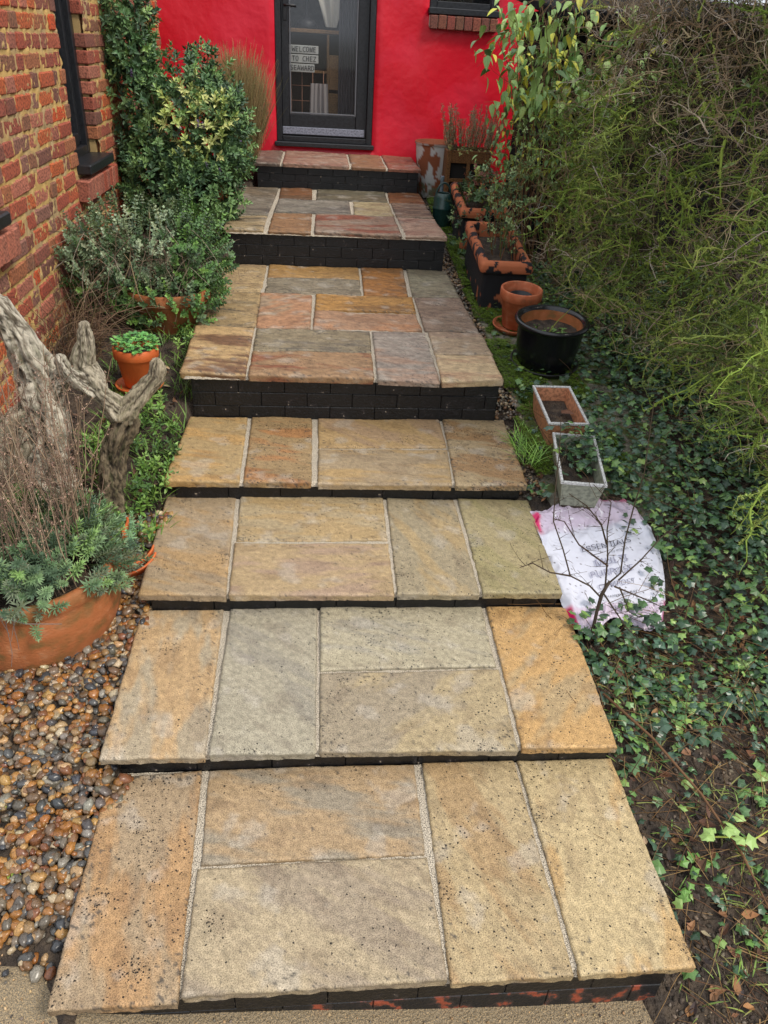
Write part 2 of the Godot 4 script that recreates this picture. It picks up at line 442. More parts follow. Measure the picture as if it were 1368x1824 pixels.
# ------------------------------------------------------------------ the ground
func lerp_grid(a: float, b: float, n: int) -> PackedFloat32Array:
	var r := PackedFloat32Array()
	for k in n + 1: r.append(lerpf(a, b, float(k) / n))
	return r
func tread(z: float) -> float:
	for k in range(6, -1, -1):
		if z < SZ[k] + 0.04: return SY[k] if k == 0 or z < SZ[k] - 0.04 else SY[k - 1]
	return 9.0
func apron(x: float) -> float: return lerpf(0.045, -0.035, smoothstep(-0.25, 0.3, x)) - 0.065 * smoothstep(0.2, 1.3, x)
func ground() -> void:
	var xs := PackedFloat32Array([-60, -20, -6, -2])
	xs.append_array(lerp_grid(-1.2, 0.06, 48))
	xs.append_array(lerp_grid(0.12, 1.4, 6))
	xs.append_array(lerp_grid(1.45, 4.0, 80))
	xs.append_array(PackedFloat32Array([6, 20, 60]))
	var zs := PackedFloat32Array([-60, -20, -10, -8])
	zs.append_array(lerp_grid(-7.2, 0.3, 230))
	zs.append_array(PackedFloat32Array([1, 3, 8, 20, 60]))
	var mb := MB.new()
	for z in zs:
		for x in xs:
			var y := 0.0
			if x < 0.07: y = hl(x, z)
			elif x > 1.42: y = hr(minf(x, 4.0), z)
			else: y = minf(along(LZ, z), along(RZ, z)) - 0.06
			if x > -0.05 and x < 1.54: y = minf(y, tread(z) - 0.045)
			if z > 0.1: y = minf(y, -0.14)
			mb.vert(Vector3(x, y, z))
	var w := xs.size()
	for j in zs.size() - 1:
		for k in w - 1:
			mb.quad(j * w + k, j * w + k + 1, (j + 1) * w + k + 1, (j + 1) * w + k)
	var o := part(self, "ground", mb.mesh(), M.soil)
	meta(o, "dark soil of the sloping garden beds", "", "", "structure")
	# concrete apron at the foot of the steps
	mb = MB.new()
	var cx := lerp_grid(-2.5, 1.62, 60)
	var cz := lerp_grid(-0.17, 2.5, 50)
	for z in cz:
		for x in cx:
			var y := apron(x) + nz.get_noise_2d(x * 4, z * 4) * 0.003
			var e := z
			if z == cz[0]: e += nz.get_noise_1d(x * 6) * 0.025
			var ex := x
			if x == cx[60]: ex += nz.get_noise_1d(z * 8) * 0.05
			if z <= cz[0] or x >= cx[60]: y -= 0.05
			mb.vert(Vector3(ex, y, e))
	for j in 50:
		for k in 60: mb.quad(j * 61 + k, j * 61 + k + 1, (j + 1) * 61 + k + 1, (j + 1) * 61 + k)
	o = part(self, "concrete_path", mb.mesh(), M.concrete)
	meta(o, "gritty weathered concrete at the foot of the steps", "", "", "structure")

# ------------------------------------------------------------------ sandstone steps
func stain(c1: Color, c2: Color, x: float, z: float, ang: float, sd: float, spots: float, edge: float, rugged := 0.2) -> Color:
	var ca := cos(ang); var sa := sin(ang)
	var px := x * ca + z * sa; var pz := -x * sa + z * ca
	var n := rf.get_noise_3d(px * 1.6, pz * 5.5, sd * 7.3)
	var n2 := rf.get_noise_3d(px * 5.0 + 40.0, pz * 22.0, sd * 3.1)
	var t := smoothstep(-0.02, 0.36, n + n2 * 0.4)
	var c := c1.lerp(c2, t * 0.8)
	# iron bands, pale bloom and grey weathering that follow the bedding
	c = c.lerp(Color(c.r * 0.66, c.g * 0.62, c.b * 0.62), smoothstep(0.15, 0.42, rf.get_noise_3d(px * 4.0 + 11.0, pz * 9.0, sd + 20.0)) * 0.5)
	c = c.lerp(Color(0.5, 0.45, 0.36), smoothstep(0.2, 0.45, rf.get_noise_3d(px * 6.0, pz * 6.0 + 31.0, sd + 50.0)) * 0.35)
	var gr := (c.r + c.g + c.b) / 3.0
	c = c.lerp(Color(gr, gr, gr), 0.13)
	c = c * (1.0 + rf.get_noise_2d(px * 26.0, pz * 60.0) * 0.2 + rf.get_noise_2d(x * 46.0 + 17.0, z * 46.0) * 0.34 + rf.get_noise_2d(px * 13.0 + 3.0, pz * 24.0) * rugged)
	c = Color(c.r, c.g * 0.995, c.b * 1.04)
	# dark crusts of lichen, thicker along the edges
	var cl := rf.get_noise_3d(x * 4.0, z * 4.0, sd * 1.7 + 90.0) + edge * 0.55
	var dot := rf.get_noise_2d(x * 46.0 + sd * 13.0, z * 46.0)
	var lim := 0.6 - (0.1 + spots * 0.3) * smoothstep(0.0, 0.7, cl)
	c = c.lerp(Color(0.06, 0.055, 0.05), smoothstep(lim, lim + 0.1, dot) * 0.8)
	c.a = 1.0
	return c

func slab(parent: Node, e: Array, sd: int) -> void:
	var k: int = e[0]
	var q: Array = e[1]
	var y: float = SY[k]
	var a := Vector2(q[0], q[1]); var b := Vector2(q[2], q[3]); var d := Vector2(q[4], q[5]); var f := Vector2(q[6], q[7])
	var cell: float = [0.005, 0.006, 0.007, 0.008, 0.011, 0.014, 0.016][k]
	var nu := int(ceil(a.distance_to(b) / cell)); var nv := int(ceil(a.distance_to(f) / cell))
	var c1 := lin(e[2][0], e[2][1], e[2][2]) * 0.92; var c2 := lin(e[3][0], e[3][1], e[3][2]) * 0.92
	var ang: float = deg_to_rad(e[5])
	var th := 0.03
	var mb := MB.new()
	var tilt := Vector2(rr(-0.004, 0.004), rr(-0.004, 0.004))
	var dy := rr(-0.0015, 0.0025)
	var cx := (a.x + d.x) * 0.5; var cz := (a.y + d.y) * 0.5
	var rough := 1.0 if k < 4 else 1.5
	for j in nv + 1:
		var tv := float(j) / nv
		for i in nu + 1:
			var tu := float(i) / nu
			var p := a.lerp(b, tu).lerp(f.lerp(d, tu), tv)
			var du: float = minf(tu, 1.0 - tu) * a.distance_to(b)
			var dv: float = minf(tv, 1.0 - tv) * a.distance_to(f)
			var em := minf(du, dv)
			var wob := nz.get_noise_2d(p.x * 17.0 + sd, p.y * 17.0) * 0.0016 + nz.get_noise_2d(p.x * 60.0, p.y * 60.0 + sd) * 0.0008
			if tu == 0.0 or tu == 1.0: p.x += wob
			if tv == 0.0 or tv == 1.0: p.y += wob
			var hgt := nz.get_noise_3d(p.x * 3.5, p.y * 3.5, sd * 2.0) * 0.0028 * rough
			# riven layers: flat terraces with small ledges
			var led := rf.get_noise_3d(p.x * 2.2 + 30.0, p.y * 3.6, sd * 5.0) * 4.0
			hgt += (floor(led) + smoothstep(0.8, 1.0, led - floor(led))) * 0.0015 * rough
			hgt += rf.get_noise_2d(p.x * 38.0, p.y * 38.0) * 0.0009
			var chip := 0.006 + 0.007 * maxf(0.0, nz.get_noise_2d(p.x * 24.0 + 5.0, p.y * 24.0))
			hgt -= 0.005 * pow(1.0 - clampf(em / chip, 0.0, 1.0), 2.0)
			var yy := y + dy + hgt + (p.x - cx) * tilt.x + (p.y - cz) * tilt.y
			mb.vert(Vector3(p.x, yy, p.y), stain(c1, c2, p.x, p.y, ang, sd, e[4], 1.0 - clampf(em / 0.06, 0.0, 1.0), 0.12 if k < 4 else 0.45), Vector2(p.x + sd * 0.37, p.y + sd * 0.21))
	for j in nv:
		for i in nu: mb.quad(j * (nu + 1) + i, j * (nu + 1) + i + 1, (j + 1) * (nu + 1) + i + 1, (j + 1) * (nu + 1) + i)
	# rough split sides
	var ring := []
	for i in nu: ring.append(i)
	for j in nv: ring.append(j * (nu + 1) + nu)
	for i in nu: ring.append(nv * (nu + 1) + nu - i)
	for j in nv: ring.append((nv - j) * (nu + 1))
	var o := Vector3(cx, y, cz)
	var prev := []
	for r in ring.size():
		var p: Vector3 = mb.v[ring[r]]
		var outw := Vector3(p.x - cx, 0, p.z - cz)
		var row := []
		for s in 3:
			var tt := (s + 1) / 3.0
			var push := nz.get_noise_3d(p.x * 26.0, s * 9.0, p.z * 26.0) * 0.0025 - 0.004 * tt
			var pp := Vector3(p.x, lerpf(p.y, y - th - 0.002, tt), p.z) + outw.normalized() * push
			var cc := stain(c1, c2, pp.x, pp.z + pp.y, ang, sd, e[4] * 1.2, 1.0)
			row.append(mb.vert(pp, cc, Vector2(pp.x + pp.z, pp.y)))
		prev.append(row)
	var n := ring.size()
	for r in n:
		var r2 := (r + 1) % n
		mb.quad(ring[r2], ring[r], prev[r][0], prev[r2][0])
		for s in 2: mb.quad(prev[r2][s], prev[r][s], prev[r][s + 1], prev[r2][s + 1])
	part(parent, "paving_slab", mb.mesh(), M["stone%d" % (0 if e[4] < 0.42 else (1 if e[4] < 0.75 else 2))])

func steps() -> void:
	var labels := [
		"lowest sandstone step, at the concrete, with red brick scuffed bare in its black riser",
		"second sandstone step from the bottom, with one bright orange slab at its right",
		"third sandstone step from the bottom, the white bag lying against its right edge",
		"fourth sandstone step from the bottom, just below the first tall black riser",
		"deep fifth step of many sandstone slabs, beside the black glazed bowl",
		"deep sixth step of weathered sandstone slabs, beside the green watering can",
		"narrow top step of reddish sandstone slabs right under the door"]
	var mid := [0.76, 0.76, 0.76, 0.76, 0.76, 0.75, 0.8]
	for k in 7:
		var t := thing("stone_step", labels[k], "step", Vector3.ZERO, "sandstone steps of the garden path")
		var zb: float = SZ[k + 1] - (0.03 if k < 6 else -0.0)
		var below: float = -0.12 if k == 0 else SY[k - 1] - 0.012
		# bed of mortar that shows in the joints
		var mb := MB.new()
		var x0 := 0.03; var x1 := 1.485
		if k == 6: x0 = 0.1; x1 = 1.5
		if k >= 4 and k < 6: x0 = 0.0; x1 = 1.5
		var zf: float = SZ[k] - 0.012
		var nx := 150; var nzz := int((zf - zb) / 0.012)
		for j in nzz + 1:
			for i in nx + 1:
				var x := lerpf(x0, x1, float(i) / nx); var z := lerpf(zb, zf, float(j) / nzz)
				var y: float = SY[k] - 0.0095 + rf.get_noise_2d(x * 30.0, z * 30.0) * 0.004
				if j == nzz or i == 0 or i == nx: y -= 0.02
				mb.vert(Vector3(x, y, z))
		for j in nzz:
			for i in nx: mb.quad(j * (nx + 1) + i, j * (nx + 1) + i + 1, (j + 1) * (nx + 1) + i + 1, (j + 1) * (nx + 1) + i)
		part(t, "mortar", mb.mesh(), M.mortar)
		var sd := 0
		for e in SLABS:
			sd += 1
			if e[0] == k: slab(t, e, sd)
		# riser: courses of brick under black paint
		var top: float = SY[k] - 0.0315
		var courses: int = [2, 1, 1, 1, 3, 3, 3][k]
		var zr: float = SZ[k] - 0.032
		var rx0: float = [0.1, 0.05, 0.035, 0.03, 0.03, 0.03, 0.11][k]
		var rx1: float = [1.47, 1.5, 1.495, 1.49, 1.495, 1.5, 1.5][k]
		mb = MB.new()
		var depth := 0.09
		mb.box(Vector3((rx0 + rx1) * 0.5, (top + below - 0.04) * 0.5, zr - depth * 0.5 - 0.004), Vector3(rx1 - rx0 - 0.004, top - below + 0.036, depth), 0.002)
		var riser := part(t, "riser", mb.mesh(false), M.black_paint)
		var ch: float = (top - below) / courses
		if k > 0 and k < 4: ch = 0.066
		for cidx in courses:
			var yb: float = top - ch * (courses - cidx)
			var x := rx0 - (0.0 if cidx % 2 == 0 else 0.11)
			while x < rx1 - 0.01:
				var l := 0.215
				var a := maxf(x, rx0); var b := minf(x + l, rx1)
				if b - a > 0.03:
					mb = MB.new()
					mb.box(Vector3.ZERO, Vector3(b - a, ch - 0.0014, 0.05), 0.002, Color.WHITE, Basis.IDENTITY, 0.0006, rng)
					part(riser, "brick", mb.mesh(false), M.scuffed_red if (k == 0 and cidx == 0 and a > 0.35) else M.scuffed, Transform3D(Basis(Vector3.UP, rr(-0.003, 0.003)), Vector3((a + b) * 0.5, yb + ch * 0.5, zr - 0.022 + rr(-0.001, 0.001))))
				x += l + 0.0014

# ------------------------------------------------------------------ brick house on the left
const WX := -0.75
const GA := 0.0815
func brick_wall() -> void:
	var t := thing("brick_house_wall", "old red brick house wall with sandy lime mortar, left of the steps", "wall")
	var y0 := 1.734 - 20 * GA - GA * 0.5 + 0.04075
	var openings := [[-4.47, -3.93, 1.262, 9.0], [-2.56, -1.78, 1.262, 9.0]]
	var sills := [[-4.63, -3.86], [-2.66, -1.7]]
	# mortar face
	var mb := MB.new()
	var za := -7.0; var zb := -1.2; var top := 2.75
	var nzz := 460; var ny := 200
	for j in ny + 1:
		for i in nzz + 1:
			var z := lerpf(za, zb, float(i) / nzz); var y := lerpf(0.0, top, float(j) / ny)
			var n := rf.get_noise_2d(z * 20.0, y * 20.0)
			var bx := WX + 0.0 + n * 0.012
			var c := lin(226, 188, 122).lerp(lin(200, 172, 130), smoothstep(-0.2, 0.4, rf.get_noise_2d(z * 4.0 + 7.0, y * 4.0)))
			mb.vert(Vector3(bx, y, z), c)
	for j in ny:
		for i in nzz:
			var zc := lerpf(za, zb, (i + 0.5) / nzz); var yc := lerpf(0.0, top, (j + 0.5) / ny)
			var hole := false
			for o in openings:
				if zc > o[0] - 0.004 and zc < o[1] + 0.004 and yc > o[2] - 0.06: hole = true
			if not hole:
				var b := j * (nzz + 1) + i
				mb.quad(b + nzz + 1, b, b + 1, b + nzz + 2)
	part(t, "mortar", mb.mesh(), M.sand_mortar)
	# solid core with the reveals
	mb = MB.new()
	var zs := [za, openings[0][0], openings[0][1], openings[1][0], openings[1][1], zb]
	for k in 5:
		var h: float = top if k % 2 == 0 else 1.18
		var g := -0.004 if k % 2 == 0 else 0.003
		mb.box(Vector3(WX - 0.135, h * 0.5, (zs[k] + zs[k + 1]) * 0.5), Vector3(0.23, h, zs[k + 1] - zs[k] + g), 0.001, lin(200, 170, 120))
	part(t, "wall_core", mb.mesh(false), M.sand_mortar)
	# bricks
	var tones := [[192, 104, 78], [182, 94, 72], [170, 92, 74], [204, 106, 70], [210, 112, 66], [222, 98, 52], [164, 100, 84], [150, 94, 80], [140, 94, 82], [180, 112, 94], [190, 122, 102], [160, 114, 100], [200, 126, 104], [156, 108, 84], [186, 120, 84], [176, 98, 80]]
	var bm := []
	var bt := noise_tex(0.03, [[0.0, srgb(96, 90, 88)], [0.28, srgb(176, 168, 164)], [0.5, srgb(226, 218, 212)], [0.75, srgb(250, 246, 240)], [1.0, srgb(255, 255, 250)]], 512, FastNoiseLite.TYPE_SIMPLEX_SMOOTH, 5, 81)
	for c in tones: bm.append(tex3(mat(lin(c[0], c[1], c[2]) * 1.05, 0.85), bt, 4.0, M.gbump, 0.4))
	var shapes := {}
	for l in [0, 1]:
		shapes[l] = []
		for k in 5:
			mb = MB.new()
			mb.box(Vector3.ZERO, Vector3(0.1, 0.069, 0.222 if l else 0.107), rr(0.004, 0.008), Color.WHITE, Basis.IDENTITY, 0.0028, rng)
			shapes[l].append(mb.mesh(false))
	var list := []
	var row := 0
	var y := y0
	while y < top - 0.04:
		var z := zb - (0.0 if row % 2 == 0 else 0.17)
		var kk := row % 2
		while z > za:
			var l := 0.222 if kk % 2 == 0 else 0.107
			if rng.randf() < 0.12: kk += 1
			var a := z - l; var b := z
			for o in openings:
				if y + 0.06 > o[2]:
					if a < o[1] and b > o[1]: a = o[1]
					elif a < o[0] and b > o[0]: b = o[0]
					elif a >= o[0] and b <= o[1]: b = a
			for o in sills:
				if y > 1.03 and y < 1.2:
					if a < o[1] and b > o[1]: a = o[1] + 0.01
					elif a < o[0] and b > o[0]: b = o[0] - 0.01
					elif a >= o[0] and b <= o[1]: b = a
			a = maxf(a, za)
			var jamb := false
			for o in openings:
				if a == o[1] or b == o[0]: jamb = true
			if b - a > 0.03: list.append([a, b, y + 0.034, l, rng.randi() % tones.size(), jamb])
			z -= l + 0.013
			kk += 1
		row += 1
		y += GA
	list.sort_custom(func(p, q): return Vector2(p[0] - EYE.z, p[2] - 1.4).length() < Vector2(q[0] - EYE.z, q[2] - 1.4).length())
	var far := MB.new()
	var n := 0
	for e in list:
		var vis: bool = e[0] > -6.9 and e[1] < -2.1 and e[2] > 0.3 and e[2] < 2.25
		var ln: float = e[1] - e[0]
		var which := 1 if e[3] > 0.2 else 0
		var at := Vector3(WX - 0.045 + rr(-0.004, 0.004), e[2] + rr(-0.002, 0.002), (e[0] + e[1]) * 0.5)
		if e[5]:
			mb = MB.new()
			mb.box(Vector3.ZERO, Vector3(0.21, 0.069, ln + 0.012), 0.005, Color.WHITE, Basis.IDENTITY, 0.002, rng)
			at.x -= 0.054
			at.z += 0.005 * signf(at.z - (openings[0][0] + openings[0][1]) * 0.5) * (-1.0 if at.z < -3.3 else 1.0)
			part(t, "brick", mb.mesh(false), bm[e[4]], Transform3D(Basis.IDENTITY, at))
		elif vis and n < 280:
			n += 1
			var s: float = ln / (0.222 if which else 0.107)
			part(t, "brick", pick(shapes[which]), bm[e[4]], Transform3D(Basis.from_euler(Vector3(rr(-0.02, 0.02), rr(-0.02, 0.02), rr(-0.02, 0.02))) * Basis.from_scale(Vector3(1, 1, s)), at))
		else:
			var c: Array = tones[e[4]]
			far.box(at, Vector3(0.1, 0.069, ln), 0.005, lin(c[0], c[1], c[2]), Basis.IDENTITY, 0.002, rng)
	var fm := tex3(mat(Color.WHITE, 0.85, true), bt, 4.0, M.gbump, 0.4)
	part(t, "bricks", far.mesh(false), fm, Transform3D.IDENTITY, "stuff")
	for k in 2:
		var o: Array = openings[k]
		var zc: float = (o[0] + o[1]) * 0.5; var w: float = o[1] - o[0]
		# brick-on-edge sill
		mb = MB.new()
		mb.box(Vector3(WX - 0.01, 1.115, (sills[k][0] + sills[k][1]) * 0.5), Vector3(0.08, 0.11, sills[k][1] - sills[k][0] - 0.02), 0.003, lin(200, 180, 150))
		var sl := part(t, "brick_sill", mb.mesh(false), M.sand_mortar)
		var zz: float = sills[k][1]
		while zz - 0.066 > sills[k][0] - 0.01:
			mb = MB.new()
			mb.box(Vector3.ZERO, Vector3(0.11, 0.115, 0.064), 0.006, Color.WHITE, Basis.IDENTITY, 0.002, rng)
			part(sl, "brick", mb.mesh(false), bm[[9, 10, 12, 1][rng.randi() % 4]], Transform3D(Basis(Vector3(0, 0, 1), -0.05), Vector3(WX + 0.012, 1.118 + rr(-0.002, 0.002), zz - 0.033)))
			zz -= 0.0745
		# timber window
		mb = MB.new()
		mb.box(Vector3(WX - 0.02, 1.225, zc), Vector3(0.2, 0.055, w + 0.03), 0.008)
		var win := part(t, "window", mb.mesh(false), M.black_wood)
		mb = MB.new()
		var fx := WX - 0.1
		for s in [-1, 1]:
			mb.box(Vector3(fx, 2.0, zc + s * (w * 0.5 - 0.03)), Vector3(0.09, 1.49, 0.058), 0.004)
			mb.box(Vector3(fx - 0.01, 2.03, zc + s * (w * 0.5 - 0.085)), Vector3(0.05, 1.42, 0.05), 0.004)
		mb.box(Vector3(fx - 0.002, 1.275, zc), Vector3(0.09, 0.05, w - 0.12), 0.004)
		mb.box(Vector3(fx - 0.01, 1.335, zc), Vector3(0.05, 0.068, w - 0.22), 0.004)
		part(win, "frame", mb.mesh(false), M.black_wood)
		mb = MB.new()
		mb.box(Vector3(fx - 0.01, 2.05, zc), Vector3(0.006, 1.36, w - 0.21), 0.001)
		part(win, "pane", mb.mesh(false), M.glass)
		mb = MB.new()
		mb.box(Vector3(fx - 0.12, 2.0, zc), Vector3(0.01, 1.55, w + 0.1), 0.001)
		part(win, "blind", mb.mesh(false), mat(lin(70, 76, 84), 0.8))

# ------------------------------------------------------------------ red rendered house
const RW := -7.0
func red_house() -> void:
	var t := thing("red_house", "house front in bright red render with a black glazed door", "house")
	var x0 := -0.76; var x1 := 2.9; var top := 2.8
	var holes := [[0.245, 1.14, 1.06, 9.0], [1.6, 2.215, 2.17, 9.0]]
	var mb := MB.new()
	var xs := lerp_grid(x0, 0.245, 40); xs.append_array(lerp_grid(0.245, 1.14, 36).slice(1)); xs.append_array(lerp_grid(1.14, 1.6, 20).slice(1)); xs.append_array(lerp_grid(1.6, 2.215, 24).slice(1)); xs.append_array(lerp_grid(2.215, x1, 30).slice(1))
	var ys := lerp_grid(0.3, 1.06, 30); ys.append_array(lerp_grid(1.06, 2.17, 44).slice(1)); ys.append_array(lerp_grid(2.17, top, 22).slice(1))
	var w := xs.size()
	var depth := func(x: float, y: float) -> float:
		var d := RW + nz.get_noise_2d(x * 1.6, y * 1.6) * 0.012 + nz.get_noise_2d(x * 9.0, y * 9.0) * 0.0012
		# the render rolls in towards the openings
		for h in holes:
			var e := maxf(maxf(h[0] - x, x - h[1]), h[2] - y)
			d -= 0.022 * pow(1.0 - clampf(e / 0.05, 0.0, 1.0), 2.0)
		return d
	for y in ys:
		for x in xs: mb.vert(Vector3(x, y, depth.call(x, y)))
	for j in ys.size() - 1:
		for i in w - 1:
			var xc := (xs[i] + xs[i + 1]) * 0.5; var yc := (ys[j] + ys[j + 1]) * 0.5
			var hole := false
			for h in holes:
				if xc > h[0] and xc < h[1] and yc > h[2]: hole = true
			if not hole: mb.quad((j + 1) * w + i, (j + 1) * w + i + 1, j * w + i + 1, j * w + i)
	# reveals
	for h in holes:
		for s in [0, 1]:
			var x: float = h[s]
			var a := mb.vert(Vector3(x, h[2], depth.call(x, h[2]))); var b := mb.vert(Vector3(x, top, depth.call(x, top)))
			var c := mb.vert(Vector3(x, top, RW - 0.2)); var d := mb.vert(Vector3(x, h[2], RW - 0.2))
			mb.quad(a, b, c, d)
		var e := mb.vert(Vector3(h[0], h[2], RW - 0.012)); var f := mb.vert(Vector3(h[1], h[2], RW - 0.012)); var g := mb.vert(Vector3(h[1], h[2], RW - 0.2)); var k := mb.vert(Vector3(h[0], h[2], RW - 0.2))
		mb.quad(k, g, f, e)
	part(t, "rendered_wall", mb.mesh(), M.red)
	# door: frame, leaf, glass, threshold
	mb = MB.new()
	for s in [[0.247, 0.3], [1.083, 1.138]]: mb.box(Vector3((s[0] + s[1]) * 0.5, 1.98, RW - 0.06), Vector3(s[1] - s[0], 1.76, 0.09), 0.005)
	mb.box(Vector3(0.6925, 1.082, RW - 0.02), Vector3(0.93, 0.04, 0.11), 0.006)
	mb.box(Vector3(0.6925, 1.125, RW - 0.05), Vector3(0.78, 0.045, 0.07), 0.004)
	part(t, "door_frame", mb.mesh(false), M.black_wood)
	mb = MB.new()
	mb.box(Vector3(0.3345, 2.0, RW - 0.07), Vector3(0.066, 1.7, 0.045), 0.004)
	mb.box(Vector3(1.032, 2.0, RW - 0.07), Vector3(0.1, 1.7, 0.045), 0.004)
	mb.box(Vector3(0.6745, 1.24, RW - 0.071), Vector3(0.611, 0.18, 0.043), 0.004)
	var door := part(t, "door", mb.mesh(false), M.black_wood)
	meta(door, "black door with one tall glass pane")
	mb = MB.new(); mb.box(Vector3(0.6745, 2.08, RW - 0.072), Vector3(0.612, 1.5, 0.006), 0.001)
	part(door, "pane", mb.mesh(false), M.glass)
	mb = MB.new()
	for s in [[0.377, 2.08, 0.012, 1.5], [0.975, 2.08, 0.012, 1.5]]: mb.box(Vector3(s[0], s[1], RW - 0.056), Vector3(s[2], s[3], 0.012), 0.002)
	mb.box(Vector3(0.676, 1.34, RW - 0.056), Vector3(0.585, 0.012, 0.012), 0.002)
	part(door, "glazing_bead", mb.mesh(false), mat(lin(96, 98, 104), 0.5))
	mb = MB.new(); mb.box(Vector3(0.684, 1.193, RW - 0.042), Vector3(0.765, 0.062, 0.014), 0.003)
	part(door, "kick_strip", mb.mesh(false), M.steel_strip)
	mb = MB.new()
	mb.box(Vector3(0.335, 2.14, RW - 0.044), Vector3(0.034, 0.17, 0.01), 0.004)
	part(door, "lock_plate", mb.mesh(false), mat(lin(30, 30, 33), 0.4))
	mb = MB.new()
	mb.tube(PackedVector3Array([Vector3(0.335, 2.17, RW - 0.045), Vector3(0.335, 2.17, RW - 0.005), Vector3(0.36, 2.168, RW + 0.008), Vector3(0.435, 2.164, RW + 0.008)]), PackedFloat32Array([0.011, 0.01, 0.01, 0.008]), 10)
	part(door, "handle", mb.mesh(), mat(lin(28, 28, 31), 0.35))
	# small window with a row of bricks for a sill
	mb = MB.new()
	mb.box(Vector3(1.908, 2.195, RW - 0.02), Vector3(0.63, 0.05, 0.14), 0.006)
	var win := part(t, "window", mb.mesh(false), M.black_wood)
	mb = MB.new()
	for x in [1.635, 2.18]: mb.box(Vector3(x, 2.5, RW - 0.06), Vector3(0.06, 0.58, 0.08), 0.004)
	mb.box(Vector3(1.9075, 2.245, RW - 0.062), Vector3(0.48, 0.05, 0.07), 0.004)
	part(win, "frame", mb.mesh(false), M.black_wood)
	mb = MB.new(); mb.box(Vector3(1.9075, 2.53, RW - 0.07), Vector3(0.486, 0.52, 0.006), 0.001)
	part(win, "pane", mb.mesh(false), M.glass)
	mb = MB.new(); mb.box(Vector3(1.908, 2.12, RW - 0.03), Vector3(0.61, 0.085, 0.12), 0.002)
	var sl := part(t, "brick_sill", mb.mesh(false), M.mortar)
	for k in 8:
		mb = MB.new()
		mb.box(Vector3.ZERO, Vector3(0.068, 0.102, 0.1), 0.005, Color.WHITE, Basis.IDENTITY, 0.002, rng)
		part(sl, "brick", mb.mesh(false), tex3(mat(lin(126 + 12 * (k % 3), 78 + 6 * (k % 2), 66), 0.85), M.mottle, 5.0, M.gbump, 0.4), Transform3D(Basis.IDENTITY, Vector3(1.64 + k * 0.0765, 2.112 + rr(-0.002, 0.002), RW + 0.012)))
	room()

